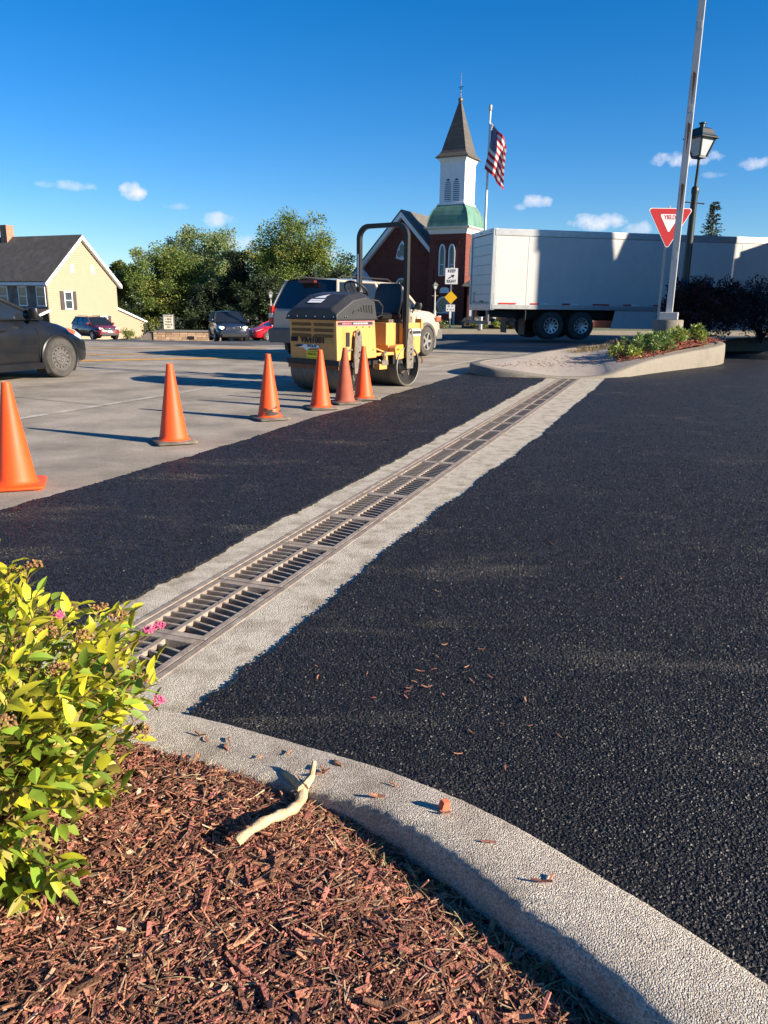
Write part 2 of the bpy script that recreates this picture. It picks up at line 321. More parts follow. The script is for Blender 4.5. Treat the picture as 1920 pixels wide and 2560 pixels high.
# drain surround
def flat_strip(name, w0, w1, s0, s1, z, mat, n=60):
    m = MB(); vs = []
    for i in range(n):
        s = s0 + (s1 - s0) * i / (n - 1)
        for c in lin(0, 1, 5): vs.append(SW(s, w0 + (w1 - w0) * c, z + .0006 * fbm(s * 2, c * 3 + w0)))
    m.add(vs, [(j * 5 + i, j * 5 + i + 1, (j + 1) * 5 + i + 1, (j + 1) * 5 + i) for j in range(n - 1) for i in range(4)])
    # inner wall of trench
    return m.build(name, mat, smooth=True)
struct(flat_strip('drain_concrete', -.70, -.195, -1.0, 12.35, .003, mConc))
struct(flat_strip('drain_concrete', .195, .95, -1.0, 12.35, .003, mConc))
td = thing('trench_drain', 'long rusty steel channel frame set in the concrete strip', 'drain', SW(0, 0), atan2(DD.y, DD.x))
# local: x along s, y = -w
m = MB(); m.bx(-.75, 12.3, -.17, .17, -.26, -.24); m.bx(-.75, 12.3, .165, .2, -.25, -.002); m.bx(-.75, 12.3, -.2, -.165, -.25, -.002)
m.build('channel', pm('channel_dark', (.045, .038, .03), .95, var=.4, scale=20), td)
for sgn in (1, -1):
    m = MB(); m.bx(-.74, 12.28, sgn * .181 - .0145, sgn * .181 + .0145, -.04, .006); m.build('frame_rail', mIron, td, bevel=.003)
GL = .612; GWD = .160
def grate_mesh(with_bars):
    m = MB(); e = .030
    m.bx(0, GL - .006, GWD - e, GWD, -.016, .004); m.bx(0, GL - .006, -GWD, -GWD + e, -.040, .004)
    m.bx(0, .036, -GWD + e, GWD - e, -.045, .0035); m.bx(GL - .042, GL - .006, -GWD + e, GWD - e, -.045, .0035)
    m.bx(.036, GL - .042, -.013, .013, -.018, .003)
    if with_bars:
        for b in bar_spots(): m.box(b[0], b[1], b[2])
    return m.mesh('drain_grate', mIron, bevel=.003 if not with_bars else 0)
def bar_spots():
    o = []
    for i in range(1, 10):
        x = .036 + (GL - .078) * i / 10
        for sg in (1, -1):
            o.append(((x + .004 * sg, sg * .072, -.016), (.0125, .124, .034), Matrix.Rotation(R(1) if sg > 0 else R(-12), 4, 'Z')))
    return o
gm0 = grate_mesh(False); gm1 = grate_mesh(True)
mb = MB(); mb.box((0, 0, 0), (.0125, .124, .034)); barm = mb.mesh('bar', mIron, bevel=.002)
glab = {0: 'iron drain grate partly under the yellow-green shrub leaves', 1: 'iron drain grate ending beside the spirea shrub with pink flowers', 20: 'iron drain grate butting against the low kerb of the far island'}
for i in range(21):
    g = ob('drain_grate', gm0 if i < 15 else gm1); g.location = SW(-.612 + i * GL + .003, 0, 0); g.rotation_euler = (0, R(.25) * ru(-1, 1), atan2(DD.y, DD.x) + R(ru(-.2, .2)))
    tag(g, glab.get(i, 'cast iron slotted drain grate in the row along the concrete strip'), 'drain grate', 'cast iron grates of the trench drain')
    if i < 15:
        for b in bar_spots():
            c = ob('bar', barm, g); c.location = b[0]; c.rotation_euler = (0, 0, b[2].to_euler().z)
# debris in the trench
m = MB()
for i in range(420):
    s = ru(-.6, 12); w = ru(-.15, .15); c = SW(s, w, ru(-.235, -.20) + (.12 * sstep(6, 8, s) if rnd() < .8 else 0)); a = ru(.006, .03)
    m.box(c, (a, a * ru(.4, 1), a * ru(.3, .8)), Matrix.Rotation(ru(0, 6), 4, Vector((rnd(), rnd(), rnd() + .1)).normalized()))
stuff(tag(m.build('trench_debris', pm('debris', (.30, .24, .16), .9, var=.4, scale=30, island=.5)), 'pale grit and leaf litter lying inside the trench drain', 'debris'))

# road paint
mYline = pm('yellow_paint', (.52, .27, .05), .8, var=.3, scale=6, c2=(.33, .28, .2), c2f=(.5, .75), c2s=3)
mWline = pm('worn_white_paint', (.44, .415, .37), .85, var=.2, scale=6, c2=(.30, .27, .225), c2f=(.40, .58), c2s=5)
def road_line(a, b, wd, mat, n=12):
    a = Vector(a); b = Vector(b); t = (b - a).normalized(); p = Vector((-t.y, t.x)) * wd / 2; m = MB(); vs = []
    for i in range(n):
        c = a.lerp(b, i / (n - 1))
        for q in (c - p, c + p): vs.append((q.x, q.y, tz(q.x, q.y) + .005))
    m.add(vs, [(2 * i, 2 * i + 1, 2 * i + 3, 2 * i + 2) for i in range(n - 1)])
    return struct(m.build('road_marking', mat))
for a, b, w_ in (((-11, 14.4), (-3.3, 18.6), .5), ((-12, 17.2), (-2.2, 20.6), .30), ((-13, 20.2), (-3.5, 22.8), .3)): road_line(a, b, w_, mYline)
for a, b, w_ in (((-5.6, 3.9), (-1.8, 13.9), .11), ((.6, 15.45), (2.3, 19.0), .12), ((-2.0, 22.4), (4.2, 21.6), .14), ((-.5, 26.5), (5.5, 25.6), .14)): road_line(a, b, w_, mWline)
road_line((-14, 24.5), (-3, 27.2), .15, mWline)
mTar = pm('joint_tar', (.055, .05, .045), .8, var=.3)
for a, b in (((-.9, 15.9), (1.9, 15.35)), ((-7.5, 7.6), (-2.9, 5.0)), ((-4.4, 18.0), (.4, 16.2)), ((-9.5, 12.6), (-3.4, 9.4))): road_line(a, b, .014, mTar, 6)

# ------------------------------------------------------------------ foreground kerb and bed
K_out = [(-2.2, 2.22), (-1.3, 2.19), (-.8, 2.13), (-.509, 2.036), (-.289, 1.924), (.01, 1.75), (.198, 1.599), (.34, 1.468), (.461, 1.341), (.565, 1.231), (.682, 1.085), (.80, .90), (.91, .62), (.97, .2), (.97, -1)]
K_in = [(-2.2, 2.0), (-1.4, 1.975), (-.95, 1.925), (-.655, 1.862), (-.42, 1.765), (-.20, 1.66), (-.048, 1.575), (.07, 1.475), (.17, 1.375), (.262, 1.262), (.375, 1.135), (.50, .94), (.62, .62), (.68, .2), (.68, -1)]
def catmull(P, n):
    P = [Vector(p) for p in P]; out = []
    for i in range(len(P) - 1):
        p0 = P[max(i - 1, 0)]; p1 = P[i]; p2 = P[i + 1]; p3 = P[min(i + 2, len(P) - 1)]
        for k in range(n):
            t = k / n; out.append(.5 * ((2 * p1) + (p2 - p0) * t + (2 * p0 - 5 * p1 + 4 * p2 - p3) * t * t + (3 * p1 - p0 - 3 * p2 + p3) * t ** 3))
    out.append(P[-1]); return out
ko = catmull(K_out, 22); ki = catmull(K_in, 22); NK = len(ko)
m = MB(); vs = []; prof = [(0, None), (.0, .82), (.03, .94), (.09, .99), (.3, 1.0), (.5, 1.005), (.7, 1.0), (.91, .985), (.975, .90), (1.0, .74), (1.02, None)]
for i in range(NK):
    fr = i / (NK - 1); H = .045 + .06 * sstep(.2, .5, fr)
    o, q = ko[i], ki[i]
    for (c, h) in prof:
        p = o.lerp(q, c); j = .003 * fbm(p.x * 14, p.y * 14, c) + .0028 * fbm(p.x * 60, p.y * 60, c)
        z = -.03 if (h is None and c < .5) else (.0 if h is None else H * h)
        if h is not None and c > .9: p = p + (q - o).normalized() * (j * 1.2)
        vs.append((p.x, p.y, z + (j * .5 if h is not None else 0)))
npf = len(prof)
m.add(vs, [(j * npf + i, j * npf + i + 1, (j + 1) * npf + i + 1, (j + 1) * npf + i) for j in range(NK - 1) for i in range(npf - 1)])
struct(m.build('kerb', mKerb, smooth=60))
def in_bed(x, y, mg=0.):
    """inside the mulch side of the inner kerb edge"""
    best = 1e9; sg = 1
    for i in range(0, NK - 1, 3):
        a = ki[i]; b = ki[min(i + 3, NK - 1)]; ab = b - a; t = max(0, min(1, ((x - a.x) * ab.x + (y - a.y) * ab.y) / (ab.x ** 2 + ab.y ** 2 + 1e-9)))
        dx = x - (a.x + ab.x * t); dy = y - (a.y + ab.y * t); d = dx * dx + dy * dy
        if d < best: best = d; sg = ab.x * dy - ab.y * dx
    return sg < 0 and best > mg * mg
def bed_z(x, y):
    dd = min((Vector((x, y)) - ki[i]).length for i in range(0, NK, 4))
    return .012 + .036 * (1 - sstep(-.35, .2, x)) * (1 - sstep(.0, .35, dd)) + .035 * sstep(.0, .35, dd) + .010 * fbm(x * 6, y * 6)
m = MB(); bx_, by_ = lin(-2.2, .72, 90), lin(-.6, 2.05, 82); nxb = len(bx_)
vs = [(x, y, bed_z(x, y)) for y in by_ for x in bx_]
m.add(vs, [(j * nxb + i, j * nxb + i + 1, (j + 1) * nxb + i + 1, (j + 1) * nxb + i) for j in range(len(by_) - 1) for i in range(nxb - 1) if in_bed((bx_[i] + bx_[i + 1]) / 2, (by_[j] + by_[j + 1]) / 2, -.0) or in_bed(bx_[i], by_[j]) or in_bed(bx_[i + 1], by_[j + 1])])
bed = struct(m.build('mulch_bed', mDirt, smooth=True))
def chip_geo(L, w, t):
    n = 3; vs = []
    bend = ru(-.15, .15) * L
    for i in range(n):
        u = i / (n - 1); ww = w * (1 - .55 * abs(2 * u - 1) ** 2 * rnd()) * ru(.75, 1.1); tt = t * ru(.6, 1.1); zz = bend * (2 * u - 1) ** 2 + ru(-.1, .1) * t
        x = (u - .5) * L; sh = ru(-.3, .3) * w
        vs += [(x + ru(-.1, .1) * w, -ww / 2 + sh, zz - tt / 2), (x + ru(-.1, .1) * w, ww / 2 + sh, zz - tt / 2), (x, ww / 2 * .85 + sh, zz + tt / 2), (x, -ww / 2 * .85 + sh, zz + tt / 2)]
    fs = [(3, 2, 1, 0), (8, 9, 10, 11)] + [(i * 4 + j, i * 4 + (j + 1) % 4, (i + 1) * 4 + (j + 1) % 4, (i + 1) * 4 + j) for i in range(n - 1) for j in range(4)]
    return vs, fs
def chip_xf(x, y, z, tilt=.5):
    return Matrix.Translation((x, y, z)) @ Matrix.Rotation(ru(0, 2 * pi), 4, 'Z') @ Matrix.Rotation(random.gauss(0, tilt), 4, 'Y') @ Matrix.Rotation(random.gauss(0, tilt), 4, 'X')
m = MB(); m2 = MB(); m3 = MB(); cnt = 0
while cnt < 16500:
    x, y = ru(-1.15, .62), ru(.75, 1.99)
    if not in_bed(x, y, .004): continue
    z = bed_z(x, y); cnt += 1
    near_k = fbm(x * 3, y * 3, 5)
    L = abs(random.gauss(.028, .014)) + .010; vs, fs = chip_geo(L, min(L * .6, ru(.002, .0115)), ru(.0015, .0045))
    (m3 if rnd() < .07 else m2 if rnd() < .3 else m).add(vs, fs, chip_xf(x, y, z + ru(.0, .010), .22))
o = stuff(m.build('mulch', mMulch, bed)); o = stuff(m2.build('mulch', mMulchD, bed)); stuff(m3.build('mulch', pm('mulch_pale', (.42, .28, .185), .85, var=.25, scale=40, island=.35), bed))
chipm = []
for i in range(14):
    q = MB(); L = ru(.03, .07); vs, fs = chip_geo(L, ru(.007, .017), ru(.003, .006)); q.add(vs, fs); chipm.append(q.mesh('wood_chip', mMulch))
cnt = 0
while cnt < 190:
    x, y = ru(-.75, .55), ru(.9, 1.9)
    if not in_bed(x, y, .02): continue
    cnt += 1; c = ob('wood_chip', random.choice(chipm), bed); c.matrix_local = chip_xf(x, y, bed_z(x, y) + ru(.009, .016), .13)
# shredded bark fibres matted between the chips
for mt, n_ in ((mMulch, 5200), (mMulchD, 3800), (MATS['mulch_pale'], 1100)):
    m = MB(); k_ = 0
    while k_ < n_:
        x, y = ru(-1.1, .6), ru(.78, 1.95)
        if not in_bed(x, y, .004): continue
        k_ += 1; L = ru(.012, .05); m.box((x, y, bed_z(x, y) + ru(.006, .019)), (L, ru(.0010, .0028), .0012), Matrix.Rotation(ru(0, 6.28), 4, 'Z') @ Matrix.Rotation(random.gauss(0, .18), 4, 'Y'))
    stuff(m.build('bark_fibres', mt, bed))
# dry grass and straw in the bed
m = MB()
def blade(m, p, d, L, w, droop=.4, seg=4):
    p = Vector(p); d = Vector(d).normalized(); side = d.cross(Vector((0, 0, 1))).normalized() if abs(d.z) < .95 else Vector((1, 0, 0)); vs = []
    for i in range(seg + 1):
        u = i / seg; c = p + d * L * u + Vector((0, 0, -droop * L * u * u)); ww = w * (1 - u * .8) / 2
        vs += [c - side * ww, c + side * ww]
    m.add(vs, [(2 * i, 2 * i + 1, 2 * i + 3, 2 * i + 2) for i in range(seg)])
for i in range(330):
    if i < 150:
        k = random.randrange(int(NK * .3), int(NK * .75)); p = ki[k]; x, y = p.x + ru(-.10, -.01), p.y + ru(-.08, .0)
    else: x, y = ru(-.8, .5), ru(.85, 1.85)
    if not in_bed(x, y, .005): continue
    a = ru(0, 6.28); blade(m, (x, y, bed_z(x, y) + .012), (cos(a), sin(a), ru(.02, .5)), ru(.03, .11), ru(.0015, .004), .35)
stuff(tag(m.build('dry_grass', mStraw), 'dry straw-coloured grass blades scattered along the mulch edge', 'dry grass'))
m = MB()
for i in range(60):
    k = random.randrange(int(NK * .42), int(NK * .72)); p = ki[k]; a = ru(0, 6.28); blade(m, (p.x - ru(.02, .07), p.y - ru(.02, .05), .02), (cos(a), sin(a), ru(.3, 1.4)), ru(.03, .07), ru(.003, .006), .3)
stuff(tag(m.build('weeds', pm('weed_green', (.05, .10, .025), .6, var=.2, trans=.2)), 'small green weeds growing against the mulch side of the kerb', 'weeds'))
# fallen branch
m = MB(); z0 = .072
bp_ = catmull([(-.315, 1.450), (-.268, 1.497), (-.225, 1.545), (-.197, 1.60), (-.187, 1.65)], 6)
path = [(p.x, p.y, z0 + .012 * sin(i * .25) + .01) for i, p in enumerate(bp_)]
m.tube(path, [.0110 + .0018 * sin(i * 1.3) + .002 * (i / len(path)) for i in range(len(path))], 10)
m.tube([(-.187, 1.645, z0 + .015), (-.172, 1.68, .092), (-.168, 1.715, .112)], [.013, .009, .006], 8)
m.tube([(-.190, 1.640, z0 + .012), (-.215, 1.69, .076), (-.245, 1.73, .066)], [.013, .012, .010], 8)
tag(m.build('fallen_branch', pm('peeled_wood', (.50, .36, .21), .75, var=.25, scale=30, c2=(.33, .19, .09), c2f=(.55, .75), bump=.4, bscale=120), smooth=True), 'pale peeled forked branch lying on the red mulch', 'branch')

# ------------------------------------------------------------------ loose chips on kerb and asphalt
def chip_on(x, y, z, lab, grp, sc=1.):
    c = ob('wood_chip', random.choice(chipm)); c.location = (x, y, z); c.rotation_euler = (ru(-.1, .1), ru(-.1, .1), ru(0, 6.28)); s_ = sc * ru(.55, .95); c.scale = (s_, s_, s_)
    tag(c, lab, 'wood chip', grp)
def kerb_pt(fr, c):
    i = int(fr * (NK - 1)); p = ko[i].lerp(ki[i], c); return p.x, p.y, .045 + .06 * sstep(.2, .5, fr) + .006
for fr, c in ((.235, .45), (.245, .5), (.262, .4), (.268, .55), (.30, .6), (.335, .5), (.345, .55), (.35, .6), (.395, .35), (.47, .5), (.53, .55), (.60, .5), (.61, .62), (.34, .25), (.31, .35), (.42, .75)):
    chip_on(*kerb_pt(fr, c), 'small reddish mulch chip lying on top of the rough concrete kerb', 'mulch chips on the kerb', .8)
for i in range(34):
    if i < 26: x, y = random.gauss(.12, .2), random.gauss(2.25, .22)
    else: x, y = ru(-.2, 1.6), ru(1.6, 4.5)
    if (Vector((x, y)) - Vector((.01, 1.75))).length < .18 or y < 1.98 - x * .75: continue
    chip_on(x, y, .021, 'small reddish mulch splinter lying on the fresh black asphalt', 'mulch chips on the asphalt', .55)
q = MB(); q.box((0, 0, 0), (.022, .019, .022), taper=.85); bc = q.build('brick_crumb', pm('brick_red', (.50, .12, .06), .85, var=.2, scale=40), bevel=.002)
bc.location = (.150, 1.545, .115); bc.rotation_euler = (.1, .2, .5); tag(bc, 'bright red square brick crumb on the kerb with a dark shadow', 'brick crumb')

# ------------------------------------------------------------------ foreground spirea shrub
def leaf_geo(L, w, fold=.25, curl=.2):
    vs = []; n = 4
    for i in range(n + 1):
        u = i / n; ww = w * (sin(pi * min(1, u * .95 + .03)) ** .8) * (1 - .25 * u) / 2; z = -curl * L * u * u
        vs += [(u * L, -ww, z + fold * ww), (u * L, 0, z), (u * L, ww, z + fold * ww)]
    fs = []
    for i in range(n):
        a = i * 3; fs += [(a, a + 3, a + 4, a + 1), (a + 1, a + 4, a + 5, a + 2)]
    return vs, fs
def orient(d, roll=0.):
    d = Vector(d).normalized(); q = d.to_track_quat('X', 'Z'); return q.to_matrix().to_4x4() @ Matrix.Rotation(roll, 4, 'X')
mLY = pm('leaf_yellow', (.50, .48, .03), .5, var=.12, scale=20, island=.3, trans=.35, c2=(.38, .22, .03), c2f=(.6, .75))
mLG = pm('leaf_green', (.22, .32, .035), .5, var=.15, scale=20, island=.35, trans=.35)
mLO = pm('leaf_olive', (.36, .31, .06), .6, var=.2, scale=20, island=.35, trans=.3, c2=(.30, .14, .05), c2f=(.55, .7))
mSeed = pm('seed_head', (.24, .125, .05), .9, var=.35, scale=60, island=.5)
mPink = pm('pink_flower', (.62, .10, .22), .7, var=.2, scale=60, island=.3)
mStem = pm('stem', (.16, .085, .04), .8, var=.2)
sh = thing('spirea_shrub', 'yellow-green leafy shrub with brown seed heads and pink flowers beside mulch', 'shrub', (-.98, 1.52, .03))
SCN = Vector((0, 0, .265)); SRD = Vector((.45, .56, .37))
leafm = {k: [] for k in 'YGO'}
for k, mt in (('Y', mLY), ('G', mLG), ('O', mLO)):
    for i in range(4):
        q = MB(); q.add(*leaf_geo(ru(.036, .052), ru(.018, .025), ru(.1, .5), ru(0, .4))); leafm[k].append(q.mesh('leaf', mt, smooth=True))
stems = MB(); bulk = {k: MB() for k in 'YGO'}; seed = []; nleaf = 0; tips = []
for i in range(300):
    while True:
        d = Vector((random.gauss(0, 1), random.gauss(0, 1), random.gauss(0.1, .8))).normalized()
        if d.z > -.75 and (d.x > -.55): break
    k = ru(.72, 1.06); tip = SCN + Vector((d.x * SRD.x, d.y * SRD.y, d.z * SRD.z)) * k; tip.z = max(tip.z, .02)
    base = Vector((ru(-.1, .1), ru(-.1, .1), 0)); mid = base.lerp(tip, .5) + Vector((0, 0, .06)); tips.append((base, mid, tip, d))
for (base, mid, tip, d) in tips:
    pth = [base.lerp(mid, t).lerp(mid.lerp(tip, t), t) for t in lin(0, 1, 7)]
    stems.tube(pth, [.0035 - .0004 * j for j in range(7)], 5)
    ax = (pth[-1] - pth[-2]).normalized()
    for j in range(17):
        u = .42 + .58 * (j / 16) ** .8; f_ = u * 6; a = int(min(5, f_)); p = pth[a].lerp(pth[a + 1], f_ - a)
        ang = j * 2.4 + ru(-.3, .3); sd_ = ax.orthogonal().normalized(); sd_ = Matrix.Rotation(ang, 3, ax) @ sd_
        ld = (sd_ * ru(.7, 1.1) + ax * ru(.2, .9) + Vector((0, 0, ru(-.1, .4))) + d * .3)
        hgt = tip.z / .58; kk = 'Y' if rnd() < .2 + .6 * (j > 10) * sstep(.3, .9, hgt) else ('O' if rnd() < .38 else 'G')
        X = Matrix.Translation(p) @ orient(ld, ru(-.6, .6)) @ Matrix.Scale(ru(.8, 1.3), 4)
        front = tip.y < .25 and tip.x > -.12
        if nleaf < 290 and front and j > 8 and rnd() < .3:
            c = ob('leaf', random.choice(leafm[kk]), sh); c.matrix_local = X; nleaf += 1
        else:
            bulk[kk].add(*leaf_geo(ru(.034, .050), ru(.017, .024), ru(.1, .5), ru(0, .4)), X)
    if rnd() < .2 and tip.z > .25: seed.append((tip, ax, rnd() < .0))
stems.build('stems', mStem, sh, smooth=True)
for k, mt in (('Y', mLY), ('G', mLG), ('O', mLO)): stuff(bulk[k].build('foliage', mt, sh, smooth=True))
def floret(m, c, r, n, sz):
    for _ in range(n):
        a = ru(0, 6.28); q_ = sqrt(rnd()) * r; p = Vector(c) + Vector((q_ * cos(a), q_ * sin(a), ru(0, .012) + .35 * (r - q_))); z = sz * ru(.6, 1.2)
        m.box(p, (z, z, z * .8), Matrix.Rotation(ru(0, 3), 4, Vector((rnd(), rnd(), rnd())).normalized()))
for (p, ax, _) in seed:
    q = MB(); floret(q, (0, 0, 0), .024, 46, .0052); c = q.build('seed_head', mSeed, sh); c.location = p + ax * .008
for p in ((.415, .20, .43), (.435, .22, .43), (.46, .10, .295), (.25, .08, .515)):
    q = MB(); floret(q, (0, 0, 0), .015, 40, .0042); c = q.build('flower', mPink, sh); c.location = p
    q2 = MB(); q2.tube([(0, 0, 0), (-.05, -.03, -.03), (-.13, -.08, -.05)], .0013, 4); c2_ = q2.build('flower_stalk', mStem, sh); c2_.location = p

# ------------------------------------------------------------------ traffic cones
def cone(x, y, rz, label, mat=mOrange, basemat=mRubber, tilt=0., smudge=False):
    t = thing('traffic_cone', label, 'traffic cone', (x, y, 0), rz, 'orange traffic cones along the asphalt edge'); t.rotation_euler = (tilt, 0, rz)
    m = MB(); hb = .182
    def rsq(h, z, c=.03): return [(sx_ * (h - c) + c * cos(a), sy_ * (h - c) + c * sin(a), z) for sx_, sy_, a0 in ((1, 1, 0), (-1, 1, 90), (-1, -1, 180), (1, -1, 270)) for a in (R(a0 + 8), R(a0 + 45), R(a0 + 82))]
    m.loft([rsq(hb - .004, .008), rsq(hb, .014), rsq(hb, .026), rsq(hb - .012, .034)])
    for sx_ in (-1, 1):
        for sy_ in (-1, 1): m.bx(sx_ * .14 - .025, sx_ * .14 + .025, sy_ * .14 - .025, sy_ * .14 + .025, 0, .010)
    m.build('base', basemat, t, smooth=30)
    m = MB(); m.lathe([(.150, .033), (.138, .040), (.128, .055), (.122, .075), (.030, .690), (.029, .704), (.024, .711), (.020, .700), (.020, .60)], 40); m.build('cone_body', mat, t, smooth=50)
    if smudge:
        m = MB()
        for j in range(26):
            a0 = ru(-2.6, -.3); z = .06 + abs(random.gauss(0, .035)); rr_ = .1245 - (z - .075) * .1496 + .0022; da = ru(.06, .22); dz = ru(.006, .022)
            m.add([(rr_ * cos(a0 + da * k), rr_ * sin(a0 + da * k), z + dz * q_ * (1 - abs(k - 1.5) / 2)) for k in range(4) for q_ in (-1, 1)], [(0, 1, 3, 2), (2, 3, 5, 4), (4, 5, 7, 6)])
        m.build('smudge', mSmudge, t)
    return t
cone(-2.52, 5.13, R(20), 'clean orange traffic cone with an orange base, alone near the black car', basemat=mOrange)
cone(-1.926, 6.93, R(28), 'faded orange traffic cone with grey rubber base and a long shadow')
cone(-1.283, 8.49, R(32), 'orange traffic cone with black smudges around its foot', smudge=True)
cone(-.795, 9.44, R(24), 'bright orange traffic cone in front of the roller, beside the dull brown one')
cone(-.53, 10.0, R(30), 'dull brownish dirty traffic cone standing between two bright ones', mOrangeD)
cone(-.295, 10.42, R(26), 'bright orange traffic cone nearest the roller side, next to the brown one', tilt=R(-1.5))

# ------------------------------------------------------------------ wheels and cars
def wheel(parent, loc, r, w, side, rim_r, rimmat, spokes, name='wheel', steel=False, hubmat=None, lo=0.):
    """axis along local y, outer face at side*"""
    t = ob(name, None, parent); t.location = loc; t.rotation_euler = (R(-90) * side, 0, 0)   # local z -> outward
    q = MB(); h = w / 2
    q.lathe([(rim_r, -h), (r * .90, -h), (r * .975, -h * .8), (r, -h * .5), (r, h * .5), (r * .975, h * .8), (r * .92, h), (rim_r * 1.04, h * 1.02), (rim_r, h * .9)], 40); q.build('tyre', mTyre, t, smooth=30)
    Z = lambda f: h * (lo + (1 - lo) * f)
    q = MB(); q.lathe([(rim_r * 1.0, Z(.92)), (rim_r * .95, Z(.95)), (rim_r * .9, Z(.6)), (rim_r * .86, Z(.1)), (.02, Z(0))], 36); q.build('rim', rimmat if steel else mBlackIn, t, smooth=40)
    if steel:
        q = MB(); q.lathe([(rim_r * .60, Z(.1)), (rim_r * .54, Z(.75)), (rim_r * .38, Z(.8)), (rim_r * .32, Z(.4)), (.0, Z(.4))], 30); q.build('hub', rimmat, t, smooth=30)
        for j in range(spokes): a = 2 * pi * j / spokes; q = MB(); q.lathe([(.0, .004), (.015, .004), (.015, -.004)], 10, Matrix.Translation((rim_r * .74 * cos(a), rim_r * .74 * sin(a), Z(.1) + .002))); q.build('vent_hole', mBlackIn, t)
        for j in range(5): a = 2 * pi * j / 5; q = MB(); q.lathe([(.013, 0), (.013, .016), (.0, .02)], 8, Matrix.Translation((rim_r * .24 * cos(a), rim_r * .24 * sin(a), Z(.4)))); q.build('lug_nut', mChrome, t)
    else:
        for j in range(spokes):
            q = MB(); a = 2 * pi * j / spokes; Mx = Matrix.Rotation(a, 4, 'Z')
            q.add([(rim_r * .16, -.038, Z(.55)), (rim_r * .16, .038, Z(.55)), (rim_r * .93, .030, Z(.85)), (rim_r * .93, -.030, Z(.85)), (rim_r * .16, -.03, Z(.1)), (rim_r * .16, .03, Z(.1)), (rim_r * .93, .02, Z(.2)), (rim_r * .93, -.02, Z(.2))], [(0, 1, 2, 3), (0, 3, 7, 4), (1, 2, 6, 5), (2, 3, 7, 6)], Mx); q.build('spoke', rimmat, t)
        q = MB(); q.lathe([(rim_r * .99, Z(.97)), (rim_r * .90, Z(.95)), (rim_r * .88, Z(.5))], 36); q.build('rim_edge', rimmat, t, smooth=35)
        q = MB(); q.lathe([(rim_r * .2, Z(.2)), (rim_r * .19, Z(.65)), (0, Z(.68))], 16); q.build('hub', rimmat, t, smooth=35)
    return t
